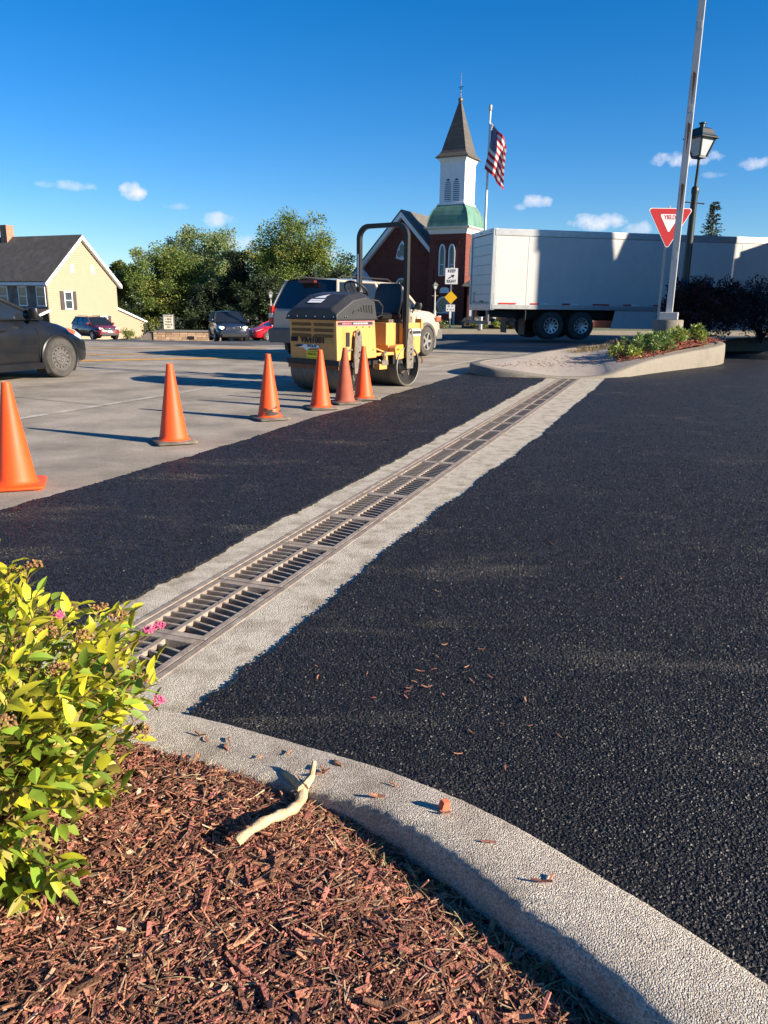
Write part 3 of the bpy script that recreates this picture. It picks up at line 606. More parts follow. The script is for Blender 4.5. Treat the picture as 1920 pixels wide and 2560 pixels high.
def car(name, label, loc, rz, P, paint, group=None):
    t = thing(name, label, 'car', loc, rz, group)
    L = P['st']; q = MB(); rings = []
    for (x, zb, zt, hw, tw) in L:       # x, bottom, top, half width, top half-width factor
        h = zt - zb; half = [(hw * .80, zb), (hw * .95, zb + .05 * h + .01), (hw * .99, zb + .25 * h), (hw, zb + .5 * h), (hw * .985, zb + .72 * h), (hw * (.94 * .5 + tw * .5), zb + .90 * h), (hw * tw, zb + .985 * h), (hw * tw * .6, zt + .012), (0, zt + .02)]
        rings.append([(x, y, z) for y, z in half] + [(x, -y, z) for y, z in reversed(half[:-1])])
    q.loft(rings); q.build('body', paint, t, smooth=35)
    # greenhouse
    gb, gt = P['gb'], P['gt']    # base: (xrear, xfront, hw, z), roof: (xrear, xfront, hw, z)
    zb2 = gb[3]; x0, x1, w0 = gb[0], gb[1], gb[2]; X0, X1, w1, z1 = gt
    def gp(u, v, sgn):  # u 0..1 rear->front, v height
        return Vector((x0 + (x1 - x0) * u + ((X0 + (X1 - X0) * u) - (x0 + (x1 - x0) * u)) * v, sgn * (w0 + (w1 - w0) * v ** 1.3), zb2 + (z1 - zb2) * v))
    def patch(name_, pts, mat, par=t):
        a = MB(); nu = len(pts[0]); a.add([p for r_ in pts for p in r_], [(j * nu + i, j * nu + i + 1, (j + 1) * nu + i + 1, (j + 1) * nu + i) for j in range(len(pts) - 1) for i in range(nu - 1)]); return a.build(name_, mat, par, smooth=50)
    V = lin(0, 1, 6)
    def bow(y, v, amt): return amt * (1 - (y / max(.01, w0)) ** 2)
    patch('windshield', [[(gp(1, v, 1).x + bow(yy * w0, v, .07), yy * abs(gp(1, v, 1).y), gp(1, v, 1).z) for yy in lin(-1, 1, 9)] for v in V], mGlass)
    patch('rear_window', [[(gp(0, v, 1).x - bow(yy * w0, v, .05), yy * abs(gp(0, v, 1).y), gp(0, v, 1).z) for yy in lin(-1, 1, 9)] for v in V], mGlass)
    for sg in (1, -1):
        patch('side_window', [[tuple(gp(u, v, sg)) for u in lin(0, 1, 9)] for v in V], mGlass)
        a = MB()
        for u in [0, 1] + P.get('pil', [.5]):
            wd = .035 if u in (0, 1) else .03
            a.tube([gp(u, v, sg) * 1.0 + Vector((0, sg * .004, 0)) for v in V], wd, 6)
        a.tube([gp(u, .97, sg) for u in lin(0, 1, 6)], .03, 6); a.tube([gp(u, 0., sg) + Vector((0, 0, .0)) for u in lin(0, 1, 6)], .018, 6)
        a.build('pillar', paint, t, smooth=60)
    roof = [[(X0 - .04 + (X1 - X0 + .08) * u, yy * w1 * 1.01, z1 - .005 + .055 * (1 - yy * yy) * (.5 + .5 * sin(pi * u)) + .02 * sin(pi * u)) for yy in lin(-1, 1, 9)] for u in lin(0, 1, 9)]
    patch('roof', roof, paint)
    if P.get('rails'):
        for sg in (1, -1):
            a = MB(); a.tube([(X0 + .15, sg * w1 * .88, z1 + .03), (X0 + .25, sg * w1 * .88, z1 + .085), (X1 - .35, sg * w1 * .88, z1 + .085), (X1 - .2, sg * w1 * .88, z1 + .03)], .018, 6); a.build('roof_rail', mBlack, t, smooth=40)
    # wheels with arches
    r, wr = P['wr'], P['ww']
    for x in (P['xf'], P['xr']):
        hw = max(l[3] for l in L) * P.get('whw', 1.)
        for sg in (1, -1):
            a = MB(); ro = r * 1.15; pts = [(x + ro * cos(an), P.get('zb', .22) - .01 if False else r + ro * sin(an)) for an in lin(R(-38), R(218), 26)]
            a.prism(pts, 'y', sg * (hw - .22), sg * (hw + .002)); a.build('wheel_well', mBlackIn, t)
            a = MB(); a.tube([(x + ro * cos(an), sg * (hw + .004), r + ro * sin(an)) for an in lin(R(-25), R(205), 22)], P.get('lip', .022), 6); a.build('arch_lip', P.get('lipmat', paint), t, smooth=50)
            wheel(t, (x, sg * (hw - wr / 2 + .034), r), r, wr, sg, P['rim'], P.get('rimmat', mAlloy), P.get('spokes', 5), steel=P.get('steel', False), lo=.74)
    for sg in (1, -1):   # mirrors
        a = MB(); mx_ = x1 - .28; a.lathe([(0, -.10), (.06, -.085), (.085, 0), (.07, .07), (0, .085)], 12, Matrix.Translation((mx_, sg * (w0 + .14), zb2 + .10)) @ Matrix.Diagonal((.8, 1.25, 1, 1)))
        a.tube([(mx_, sg * (w0 - .02), zb2 + .03), (mx_, sg * (w0 + .12), zb2 + .08)], .025, 6); a.build('mirror', P.get('mirmat', paint), t, smooth=50)
    for sg in (1, -1):   # door shut lines and handles, sills
        hw = max(l[3] for l in L); a = MB()
        for u in P.get('doors', (-.95, .05, .95)): a.tube([(u, sg * (hw * 1.001), .36), (u + .02, sg * (hw * 1.003), .62), (u, sg * (hw * .985 + .004), zb2 - .12)], .006, 4)
        a.build('door_seam', mBlackIn, t)
        a = MB(); a.bx(P['xr'] + r * 1.2, P['xf'] - r * 1.2, sg * hw - .03, sg * hw + .008, P.get('sill', .20), P.get('sill', .20) + .10); a.build('sill', P.get('sillmat', paint), t, bevel=.01)
        for u in P.get('hnd', (-.75, .25)):
            a = MB(); a.box((u, sg * (hw * .99 + .012), zb2 - .16), (.19, .03, .035)); a.build('door_handle', P.get('hndmat', paint), t, bevel=.01)
    return t
def lamp_patch(t, name, pts, mat, off=.012):
    a = MB(); n = len(pts); c = sum((Vector(p) for p in pts), Vector()) / n
    a.add([c] + [Vector(p) for p in pts], [(0, 1 + i, 1 + (i + 1) % n) for i in range(n)]); return a.build(name, mat, t)
def paint_mat(name, c, rough=.25): return pm(name, c, rough, var=.05, scale=3, coat=.5, rvar=.05, c2=tuple(x * .75 + .02 for x in c), c2f=(.55, .9))

mCarBlack = pm('car_black', (.006, .008, .012), .30, var=.15, scale=3, coat=.3, spec=.35, rvar=.08, c2=(.013, .0125, .012), c2f=(.45, .75), c2s=1.4)
SED = dict(st=[(-2.28, .45, .92, .62, .8), (-2.2, .28, 1.0, .76, .82), (-1.7, .24, 1.03, .85, .8), (-.9, .22, 1.0, .875, .85), (0, .21, .97, .88, .87), (.75, .21, .96, .88, .86), (1.15, .22, .945, .88, .82), (1.55, .22, .87, .87, .78), (1.85, .22, .78, .83, .75), (2.08, .22, .69, .74, .75), (2.2, .24, .60, .60, .75), (2.26, .30, .50, .45, .8)],
           gb=(-1.75, 1.12, .80, .95), gt=(-.95, .12, .60, 1.40), pil=[.36, .66], xf=1.36, xr=-1.32, wr=.325, ww=.2, rim=.21, steel=True, spokes=14, rimmat=pm('steel_wheel', (.11, .105, .098), .5, .3, var=.3, scale=15), mirmat=mBlackSh, sill=.17)
t = car('sedan', 'dirty black sedan with bare steel wheel driving past the cones', (-6.78, 12.12, 0), atan2(.917, .40), SED, mCarBlack)
for sg in (1, -1):
    lamp_patch(t, 'headlight', [(1.62, sg * .845, .80), (1.80, sg * .800, .765), (2.02, sg * .72, .665), (1.98, sg * .755, .60), (1.75, sg * .835, .68)], mLampGl)
    lamp_patch(t, 'side_reflector', [(1.55, sg * .874, .795), (1.60, sg * .868, .80), (1.80, sg * .826, .745), (1.74, sg * .845, .69), (1.62, sg * .868, .73)], mAmber)
a = MB(); a.bx(2.2, 2.26, -.4, .4, .32, .46); a.build('grille', mBlack, t)

SUVP = dict(st=[(-2.28, .5, 1.0, .70, .9), (-2.22, .35, 1.08, .82, .9), (-1.7, .30, 1.10, .89, .9), (0, .28, 1.06, .90, .9), (.85, .28, 1.05, .90, .88), (1.2, .28, 1.04, .90, .84), (1.7, .28, .99, .88, .82), (2.0, .28, .93, .83, .80), (2.16, .30, .86, .76, .82), (2.24, .36, .74, .68, .85)],
            gb=(-2.14, 1.15, .83, 1.05), gt=(-1.75, .25, .63, 1.60), pil=[.28, .6], xf=1.32, xr=-1.3, wr=.345, ww=.22, rim=.22, spokes=5, rails=True, doors=(-1.0, 0., .9), sill=.24, sillmat=mBlack)
def suv_front(t, gr, lampm, plate=None, chrome=True, zc=.80, xoff=0.):
    for sg in (1, -1):
        a = MB(); a.prism([(sg * .44, zc - .03), (sg * .46, zc + .07), (sg * .70, zc + .12), (sg * .79, zc + .10), (sg * .74, zc - .02), (sg * .60, zc - .06)], 'x', 2.06 + xoff, 2.205 + xoff); a.build('headlight', lampm, t, bevel=.01)
        a = MB(); a.lathe([(.0, .02), (.055, .015), (.06, 0)], 14, Matrix.Translation((2.215 + xoff, sg * .64, .47)) @ Matrix.Rotation(R(90), 4, 'Y')); a.build('fog_light', mLampGl, t)
    g = MB(); g.prism([(-.40, zc - .03), (-.34, zc - .10), (.34, zc - .10), (.40, zc - .03), (.36, zc + .08), (-.36, zc + .08)], 'x', 2.15 + xoff, 2.25 + xoff); gg = g.build('grille', mBlack, t, bevel=.006)
    if chrome:
        a = MB(); a.tube([(2.256 + xoff, y, z) for y, z in ((-.40, zc - .03), (-.34, zc - .10), (.34, zc - .10), (.40, zc - .03), (.36, zc + .08), (-.36, zc + .08), (-.40, zc - .03))], .014, 6); a.box((2.257 + xoff, 0, zc), (.01, .72, .022)); a.build('chrome_trim', mChrome, gg, smooth=40)
    a = MB(); a.lathe([(.0, .012), (.075, .008), (.08, 0)], 20, Matrix.Translation((2.262 + xoff, 0, zc)) @ Matrix.Rotation(R(90), 4, 'Y') @ Matrix.Diagonal((.65, 1., 1, 1))); a.build('emblem', mChrome, gg)
    a = MB(); a.bx(2.10 + xoff, 2.27 + xoff, -.62, .62, .33, .50); a.build('lower_grille', mBlack, t, bevel=.02)
    if plate: a = MB(); a.bx(2.27 + xoff, 2.283 + xoff, -.16, .16, .55, .69); a.build('license_plate', mWhite, t)
    a = MB()
    for sg in (1, -1): a.tube([(1.28, sg * .05, 1.075), (1.16, sg * .3, 1.14), (1.12, sg * .55, 1.16)], .008, 4)
    a.build('wiper', mBlack, t)
t = car('suv', 'dark red SUV with roof rails parked beside the tan house', (-21.6, 58.5, tz(-21.6, 58.5)), atan2(-.70, .71), SUVP, paint_mat('car_maroon', (.16, .012, .018)))
suv_front(t, mBlack, mLampGl, plate=True)
P2 = dict(SUVP); P2.update(rails=False, st=[(x, a, b - .02, c, d) for x, a, b, c, d in SUVP['st']])
t = car('suv', 'dark navy SUV with headlights on, facing the road', (-8.9, 44.3, tz(-8.9, 44.3)), atan2(-.947, .32), P2, paint_mat('car_navy', (.016, .020, .032)))
suv_front(t, mBlack, mLampGl, zc=.78)
for sg in (1, -1):
    a = MB(); a.lathe([(.0, .014), (.065, .010), (.07, 0)], 16, Matrix.Translation((2.215, sg * .60, .80)) @ Matrix.Rotation(R(90), 4, 'Y')); a.build('lit_bulb', emit_mat('headlamp_lit', (1., .72, .38), 5.), t)
P3 = dict(SED); P3.update(steel=False, spokes=7, rim=.225, rimmat=pm('dark_alloy', (.16, .16, .16), .35, .8), mirmat=None)
mRedCar = paint_mat('car_red', (.50, .012, .022)); P3['mirmat'] = mRedCar
t = car('sedan', 'bright red sedan half hidden behind the pale SUV', (-6.9, 51.5, tz(-6.9, 51.5)), atan2(-.60, -.80), P3, mRedCar)
for sg in (1, -1): lamp_patch(t, 'headlight', [(1.72, sg * .85, .80), (2.05, sg * .735, .71), (2.16, sg * .60, .665), (2.13, sg * .66, .62), (1.9, sg * .80, .70)], mLampGl)
a = MB(); a.prism([(-.36, .64), (-.42, .50), (-.30, .34), (.30, .34), (.42, .50), (.36, .64)], 'x', 2.1, 2.275); a.build('grille', mBlack, t, bevel=.01)
mTan = paint_mat('car_tan', (.40, .345, .28), .32); mClad = pm('grey_cladding', (.11, .105, .10), .65, var=.12)
EXP = dict(st=[(-2.42, .52, 1.08, .86, .93), (-2.36, .42, 1.16, .91, .93), (-1.8, .36, 1.18, .93, .93), (0, .34, 1.15, .935, .93), (.9, .34, 1.15, .935, .92), (1.2, .34, 1.15, .93, .90), (1.8, .34, 1.11, .92, .87), (2.15, .36, 1.04, .88, .85), (2.32, .40, .94, .84, .87), (2.38, .5, .82, .8, .9)],
           gb=(-2.36, 1.15, .88, 1.14), gt=(-2.06, .42, .70, 1.76), pil=[.26, .58], xf=1.45, xr=-1.43, wr=.375, ww=.24, rim=.225, spokes=5, rails=True, lip=.045, lipmat=mClad, sill=.30, sillmat=mClad, mirmat=mBlack)
t = car('suv', 'pale tan SUV with grey cladding stopped behind the yellow roller', (-.55, 19.45, 0), atan2(.84, .54), EXP, mTan)
for sg in (1, -1):
    a = MB(); a.bx(-2.445, -2.30, sg * .885 - .055, sg * .885 + .055, .80, 1.20); a.build('tail_light', mRedLamp, t, bevel=.015)
    a = MB(); a.bx(-2.45, -2.31, sg * .885 - .058, sg * .885 + .058, .95, 1.04); a.build('reverse_light', mLampGl, t)
    a = MB(); a.prism([(sg * .5, .86), (sg * .5, .98), (sg * .86, 1.0), (sg * .84, .86)], 'x', 2.2, 2.35); a.build('headlight', mLampGl, t, bevel=.01)
    a = MB(); a.bx(1.98, 2.22, sg * .90 - .03, sg * .90 + .012, .86, .98); a.build('side_marker', mAmber, t, bevel=.02)
a = MB(); a.bx(-2.52, -2.2, -.92, .92, .40, .72); a.build('rear_bumper', mClad, t, bevel=.05)
a = MB(); a.bx(2.1, 2.42, -.88, .88, .40, .66); a.build('front_bumper', mClad, t, bevel=.05)
a = MB(); a.bx(-2.27, -2.17, -.22, .22, 1.70, 1.75); a.build('brake_light', pm('dull_red', (.12, .012, .012), .4), t)

# ------------------------------------------------------------------ pebbled aggregate standing proud of the near fresh asphalt
def pebbles(name, n, area, zc, smin, smax, mat, parent):
    m = MB(); k = 0
    while k < n:
        x, y = area()
        if x is None: continue
        k += 1; a = ru(smin, smax) * (1 + .09 * max(0, y - 2)); ph = ru(0, 6.28); h = a * ru(.3, .65)
        pts = [(x + a * ru(.75, 1.1) * cos(ph + j * pi / 2), y + a * ru(.75, 1.1) * sin(ph + j * pi / 2), zc + ru(-.3, .25) * h) for j in range(4)]
        o = len(m.v); m.v += pts + [(x + ru(-.3, .3) * a, y + ru(-.3, .3) * a, zc + h)]
        m.f += [(o, o + 1, o + 4), (o + 1, o + 2, o + 4), (o + 2, o + 3, o + 4), (o + 3, o, o + 4)]
    me = bpy.data.meshes.new(name); me.from_pydata(m.v, [], m.f); me.materials.append(mat); o = ob(name, me, parent); return stuff(o)
lot = [o for o in bpy.data.objects if o.name.startswith('asphalt_lot')][0]
band = [o for o in bpy.data.objects if o.name.startswith('asphalt_band')][0]
mPeb = pm('aggregate', (.0085, .009, .0115), .50, var=.3, scale=30, island=.5, rvar=.12, spec=.32, c2=(.085, .075, .060), c2f=(.555, .74), c2s=1.5, stretch=(.55, 1.5, 1))
def lot_area():
    y = 1.0 - 2.6 * math.log(1 - rnd() * .995); x = ru(-.75, .56 * y + .35)
    if y > 13.4: return None, None
    v = Vector((x, y, 0)) - DO; s_ = v.dot(DD); w_ = v.dot(DP)
    if w_ < edgeR(s_) + .004: return None, None
    for i in range(0, NK - 1, 6):
        if ko[i].x <= x <= ko[min(NK - 1, i + 6)].x and y < ko[i].y - .01: return None, None
    if x > .9 and y < .9: return None, None
    return x, y
pebbles('aggregate', 125000, lot_area, .014, .0035, .0075, mPeb, lot)
def band_area():
    s_ = min(12.3, -.5 - 4.2 * math.log(1 - rnd() * .96)); a = edgeRoad(s_); b = edgeL(s_); p = SW(s_, a + (b - a) * ru(.003, .997)); return p[0], p[1]
pebbles('aggregate', 36000, band_area, .014, .004, .008, mPeb, band)

# ------------------------------------------------------------------ island with kerb, sidewalk and planting
I_out = [(2.75, 17.1, .20), (2.05, 16.2, .20), (1.66, 15.35, .20), (1.62, 14.75, .19), (1.85, 14.28, .17), (2.35, 14.08, .12), (2.9, 14.03, .055), (3.35, 14.06, .03), (3.95, 14.2, .05), (4.4, 14.45, .14), (5.0, 15.15, .24), (5.6, 15.85, .30), (6.6, 16.95, .37), (7.6, 18.05, .43), (8.2, 19.0, .46), (8.5, 19.9, .48), (8.75, 21.0, .48)]
def cat3(P, n):
    P = [Vector(p) for p in P]; out = []
    for i in range(len(P) - 1):
        p0 = P[max(i - 1, 0)]; p1 = P[i]; p2 = P[i + 1]; p3 = P[min(i + 2, len(P) - 1)]
        for k in range(n):
            u = k / n; out.append(.5 * ((2 * p1) + (p2 - p0) * u + (2 * p0 - 5 * p1 + 4 * p2 - p3) * u * u + (3 * p1 - p0 - 3 * p2 + p3) * u ** 3))
    out.append(P[-1]); return out
io = cat3(I_out, 6); ICN = Vector((5.4, 18.6, 0))
def inset(pts, d):
    out = []
    for i, p in enumerate(pts):
        t_ = (pts[min(i + 1, len(pts) - 1)] - pts[max(i - 1, 0)]); t_.z = 0; t_.normalize(); out.append(Vector((p.x - t_.y * d, p.y + t_.x * d, p.z)))
    return out
m = MB(); rows = []
i1 = inset(io, .02); i2 = inset(io, .05); i3 = inset(io, .20); i4 = inset(io, .215)
for a, b, c, d, e in zip(io, i1, i2, i3, i4):
    rows.append([(a.x, a.y, -.05), (a.x, a.y, a.z * .55), (a.x + (b.x - a.x) * .5, a.y + (b.y - a.y) * .5, a.z - .035), (b.x, b.y, a.z - .012), (c.x, c.y, a.z), (d.x, d.y, a.z), (e.x, e.y, a.z - .03)])
vs = [p for r_ in rows for p in r_]; k = 7
m.add(vs, [(j * k + i, j * k + i + 1, (j + 1) * k + i + 1, (j + 1) * k + i) for j in range(len(rows) - 1) for i in range(k - 1)])
struct(m.build('island_kerb', mKerbFar, smooth=50))
# far edge kerb of the island
far_e = [(2.75, 17.1, .20), (3.6, 18.6, .22), (4.9, 20.4, .26), (6.6, 22.0, .34), (8.9, 23.6, .42), (12.2, 25.2, .44)]
fe = cat3(far_e, 6); fi = inset(fe, -.16)
m = MB(); vs = []
for a, b in zip(fe, fi): vs += [(a.x, a.y, -.05), (a.x, a.y, a.z), (b.x, b.y, a.z + .004), (b.x, b.y, a.z - .04)]
m.add(vs, [(j * 4 + i, j * 4 + i + 1, (j + 1) * 4 + i + 1, (j + 1) * 4 + i) for j in range(len(fe) - 1) for i in range(3)])
struct(m.build('island_kerb', mKerbFar, smooth=40))
# island top: fan between near inset edge and far inset edge
m = MB(); na = len(i4); vs = []
for i in range(na):
    u = i / (na - 1); a = i4[i]; q_ = fi[min(len(fi) - 1, int(u ** 1.2 * (len(fi) - 1)))]
    for c in lin(0, 1, 7):
        p = Vector((a.x, a.y, a.z - .012)).lerp(Vector((q_.x, q_.y, q_.z - .004)), c); vs.append((p.x, p.y, p.z + .01 * sin(pi * c)))
m.add(vs, [(j * 7 + i, j * 7 + i + 1, (j + 1) * 7 + i + 1, (j + 1) * 7 + i) for j in range(na - 1) for i in range(6)])
struct(m.build('sidewalk', mWalk, smooth=True))
def isl_z(x, y): return .12 + .36 * sstep(3.2, 8.2, x)
# planting mound of red mulch on island
m = MB(); MP = [(4.75, 15.75), (5.3, 16.0), (6.3, 17.1), (7.3, 18.15), (7.9, 19.0), (8.15, 19.9), (8.4, 21.2), (9.4, 23.0), (7.6, 21.6), (6.4, 20.2), (5.6, 18.6), (5.0, 17.0)]
mp = catmull(MP + [MP[0]], 4)[:-1]; cx_ = sum(p.x for p in mp) / len(mp); cy_ = sum(p.y for p in mp) / len(mp); vs = []; nr = 6
for r_ in range(nr + 1):
    f_ = 1 - r_ / nr
    for p in mp:
        x, y = cx_ + (p.x - cx_) * f_, cy_ + (p.y - cy_) * f_; vs.append((x, y, isl_z(x, y) + .02 + .10 * (1 - f_ ** 2) + .02 * fbm(x * 4, y * 4)))
k = len(mp); m.add(vs, [(r_ * k + i, r_ * k + (i + 1) % k, (r_ + 1) * k + (i + 1) % k, (r_ + 1) * k + i) for r_ in range(nr) for i in range(k)])
ibed = struct(m.build('mulch_bed', pm('mulch_far', (.17, .045, .028), .9, var=.45, scale=35, bump=1, bscale=40), smooth=True))
m = MB()
for i in range(2600):
    a = random.choice(mp); f_ = ru(.35, 1.0); b = random.choice(mp) if rnd() < .3 else a; x, y = cx_ + (a.x - cx_) * f_ + ru(-.25, .25), cy_ + (a.y - cy_) * f_ + ru(-.25, .25)
    if y - 15.2 < (x - 5.2) * 1.08: continue
    L = ru(.03, .08); m.box((x, y, isl_z(x, y) + .03 + .10 * (1 - f_ ** 2) + ru(0, .03)), (L, L * .35, .012), Matrix.Rotation(ru(0, 6), 4, 'Z') @ Matrix.Rotation(random.gauss(0, .4), 4, 'Y'))
stuff(m.build('mulch', pm('mulch_far_chips', (.23, .058, .036), .85, var=.3, scale=30, island=.5), ibed))
m = MB()
for i in range(240):
    u = rnd(); x = ru(2.0, 4.8); y = 14.5 + (x - 2) * .9 * rnd() + ru(0, 1.5); L = ru(.015, .05)
    m.box((x, y, isl_z(x, y) + .055), (L, L * .5, .006), Matrix.Rotation(ru(0, 6), 4, 'Z'))
stuff(tag(m.build('leaf_litter', mMulchD), 'brown bits of leaf and mulch strewn over the island sidewalk', 'leaf litter'))
# right kerb and bed beyond
m = MB()
for a, b in (((10.4, 25.2), (12.55, 25.75)), ((12.56, 25.752), (14.7, 26.3)), ((14.71, 26.302), (16.8, 26.85)), ((16.81, 26.852), (19.5, 27.5))):
    a = Vector(a); b = Vector(b); t_ = (b - a).normalized(); m.box(((a.x + b.x) / 2, (a.y + b.y) / 2, .14), ((b - a).length - .012, .18, .36), Matrix.Rotation(atan2(t_.y, t_.x), 4, 'Z'))
struct(m.build('kerb', mKerbFar, bevel=.015))
m = MB(); m.add([(8.4, 22.6, .38), (10.3, 25.3, .30), (19.5, 27.6, .30), (19.5, 29.6, .25), (11.5, 28.0, .28), (7.6, 23.5, .25)], [(0, 1, 2, 3, 4, 5)])
m.add([(8.4, 22.6, -.1), (10.3, 25.3, -.1), (19.5, 27.6, -.1), (19.5, 29.6, -.1), (11.5, 28.0, -.1), (7.6, 23.5, -.1), (8.4, 22.6, .38), (10.3, 25.3, .30), (19.5, 27.6, .30), (19.5, 29.6, .25), (11.5, 28.0, .28), (7.6, 23.5, .25)], [(i, (i + 1) % 6, 6 + (i + 1) % 6, 6 + i) for i in range(6)])
struct(m.build('mulch_bed', MATS['mulch_far']))

# ------------------------------------------------------------------ plants
def bush(name, label, cat, c, rad, n, ls, mats, zb=None, twigs=0, twigmat=None, asp=.5, group=None, flat=.0, lum=5, cl=None):
    t = thing(name, label, cat, (c[0], c[1], zb if zb is not None else 0), 0, group); base = zb or 0
    st = MB(); cz = c[2] - base; ms = [MB() for _ in mats]; cen = []
    for i in range(cl or 26):
        d = Vector((random.gauss(0, 1), random.gauss(0, 1), random.gauss(.15, .8))).normalized(); r_ = ru(.55, 1.0); p = Vector((d.x * rad[0], d.y * rad[1], cz + d.z * rad[2])) * 1.0
        p = Vector((d.x * rad[0] * r_, d.y * rad[1] * r_, cz + d.z * rad[2] * r_)); p.z = max(p.z, .03); cen.append((p, ru(.25, .45) * min(rad)))
        st.tube([(ru(-.05, .05), ru(-.05, .05), 0), (p.x * .5, p.y * .5, p.z * .6), tuple(p)], [.014 * lum / 5, .009 * lum / 5, .004], 5)
    st.build('stems', twigmat or mStem, t, smooth=True)
    for i in range(n):
        p, r_ = random.choice(cen); d = Vector((random.gauss(0, 1), random.gauss(0, 1), random.gauss(0, 1))).normalized() * r_ * (rnd() ** .4); q_ = p + d; q_.z = max(.01, q_.z)
        L = ls * ru(.6, 1.3); ms[random.randrange(len(mats))].add([(0, 0, 0), (L * .5, -L * asp / 2, .0), (L, 0, -L * .1), (L * .5, L * asp / 2, 0)], [(0, 1, 2, 3)], Matrix.Translation(q_) @ orient(d + Vector((0, 0, ru(-.1, .5) * r_)), ru(-1.2, 1.2)))
    if twigs:
        tw = MB()
        for i in range(twigs):
            a = ru(0, 6.28); e = ru(.3, 1.2); d = Vector((cos(a) * cos(e), sin(a) * cos(e), sin(e))); p0 = Vector((d.x * rad[0] * .6, d.y * rad[1] * .6, cz + d.z * rad[2] * .6)); L = ru(.5, .95) * max(rad)
            pts = [p0 + d * L * u + Vector((d.x * .25, d.y * .25, -.35)) * L * u * u for u in lin(0, 1, 7)]; tw.tube(pts, [.007 - .0008 * j for j in range(7)], 4)
            for j in range(26):
                u = ru(.1, 1); k_ = int(u * 5.99); p = Vector(pts[k_]).lerp(pts[min(6, k_ + 1)], u * 6 - k_ if k_ < 6 else 0); L2 = ls * ru(.5, 1.)
                ms[0].add([(0, 0, 0), (L2 * .5, -L2 * .3, 0), (L2, 0, 0), (L2 * .5, L2 * .3, 0)], [(0, 1, 2, 3)], Matrix.Translation(p) @ orient((random.gauss(0, 1), random.gauss(0, 1), random.gauss(.3, 1)), ru(-1, 1)))
        tw.build('twigs', twigmat or mStem, t)
    for q_, mt in zip(ms, mats): stuff(q_.build('foliage', mt, t))
    return t
mPl1 = pm('plant_green', (.12, .20, .045), .5, var=.15, island=.35, trans=.3); mPl2 = pm('plant_lime', (.34, .36, .05), .5, var=.15, island=.25, trans=.3); mPl3 = pm('plant_pale', (.22, .29, .10), .5, var=.15, island=.25, trans=.3)
bush('low_plant', 'low lime-yellow plant at the narrow tip of the island mulch', 'plant', (4.95, 16.3, .36), (.36, .40, .14), 700, .07, [mPl2, mPl1], zb=.27)
bush('low_plant', 'bushy green plant with white-edged leaves in the island mulch', 'plant', (5.65, 17.0, .50), (.52, .5, .21), 1500, .085, [mPl1, mPl3, mPl1], zb=.36)
bush('low_plant', 'leafy green plant with yellow shoots in front of the concrete pole base', 'plant', (6.35, 17.9, .57), (.52, .5, .22), 1500, .085, [mPl1, mPl3, mPl2], zb=.40)
bush('low_plant', 'rounded green plant at the raised corner of the island', 'plant', (7.15, 18.7, .64), (.52, .5, .21), 1300, .085, [mPl1, mPl2, mPl3], zb=.46)
mBarb = pm('barberry', (.030, .012, .017), .6, var=.2, island=.5, trans=.15); mBarb2 = pm('barberry_dark', (.014, .009, .012), .7, var=.2, island=.4)
bush('barberry_shrub', 'dark purple arching barberry bush at the foot of the lamp post', 'shrub', (8.75, 22.2, 1.25), (1.12, .9, .80), 22000, .075, [mBarb, mBarb2], zb=.45, twigs=26, twigmat=mBarb2, cl=46)
bush('barberry_shrub', 'second dark purple barberry bush with long bare twigs beyond the lamp post', 'shrub', (11.2, 23.6, 1.25), (1.0, .9, .85), 10000, .075, [mBarb, mBarb2], zb=.36, twigs=26, twigmat=mBarb2, cl=36)
m = MB()
for i in range(700):
    u = rnd(); p = Vector((4.3, 19.1)).lerp(Vector((6.2, 20.9)), u) + Vector((ru(-.1, .5), ru(-.5, .1))); a = ru(0, 6.28); blade(m, (p.x, p.y, isl_z(p.x, p.y) + .02), (cos(a) * .7, sin(a) * .7, ru(.3, 1.)), ru(.15, .38), .012, .4)
stuff(tag(m.build('dry_grass_tuft', pm('dry_grass_far', (.27, .20, .09), .9, var=.2, island=.35)), 'dry tan grass tufts along the back edge of the island', 'dry grass'))

# ------------------------------------------------------------------ poles and signs on the island
mPole = pm('pole_white', (.46, .46, .45), .5, var=.06, scale=3, c2=(.30, .14, .06), c2f=(.68, .72), c2s=2.2, bump=.05)
t = thing('light_pole', 'tall white square pole with rust stains on a round concrete base', 'pole', (6.93, 19.5, .42), R(-22))
m = MB(); m.lathe([(.355, -.1), (.355, .55), (.345, .575), (.0, .578)], 36); m.build('concrete_base', mKerbFar, t, smooth=40)
m = MB(); m.bx(-.215, .215, -.215, .215, .578, .755); m.build('base_cover', mPole, t, bevel=.015)
m = MB(); m.bx(-.078, .078, -.078, .078, .755, 13.); m.build('shaft', mPole, t, bevel=.012)
for z_ in (2.0, 5.2, 6.9): m = MB(); m.bx(-.05, .05, -.0835, -.075, z_, z_ + .16); m.build('hand_hole_cover', mPole, t, bevel=.004)
m = MB()
for z_ in (5.95, 4.9, 3.6): m = MB(); m.add([(-.03, -.0797, z_ + .1), (.04, -.0797, z_ + .04), (.0, -.0797, z_ - .6)], [(0, 1, 2)]); m.build('rust_stain', mRust, t)
m = MB(); m.bx(-.5, .5, -.15, .15, 12.95, 13.1); m.build('luminaire', mBlack, t, bevel=.02)

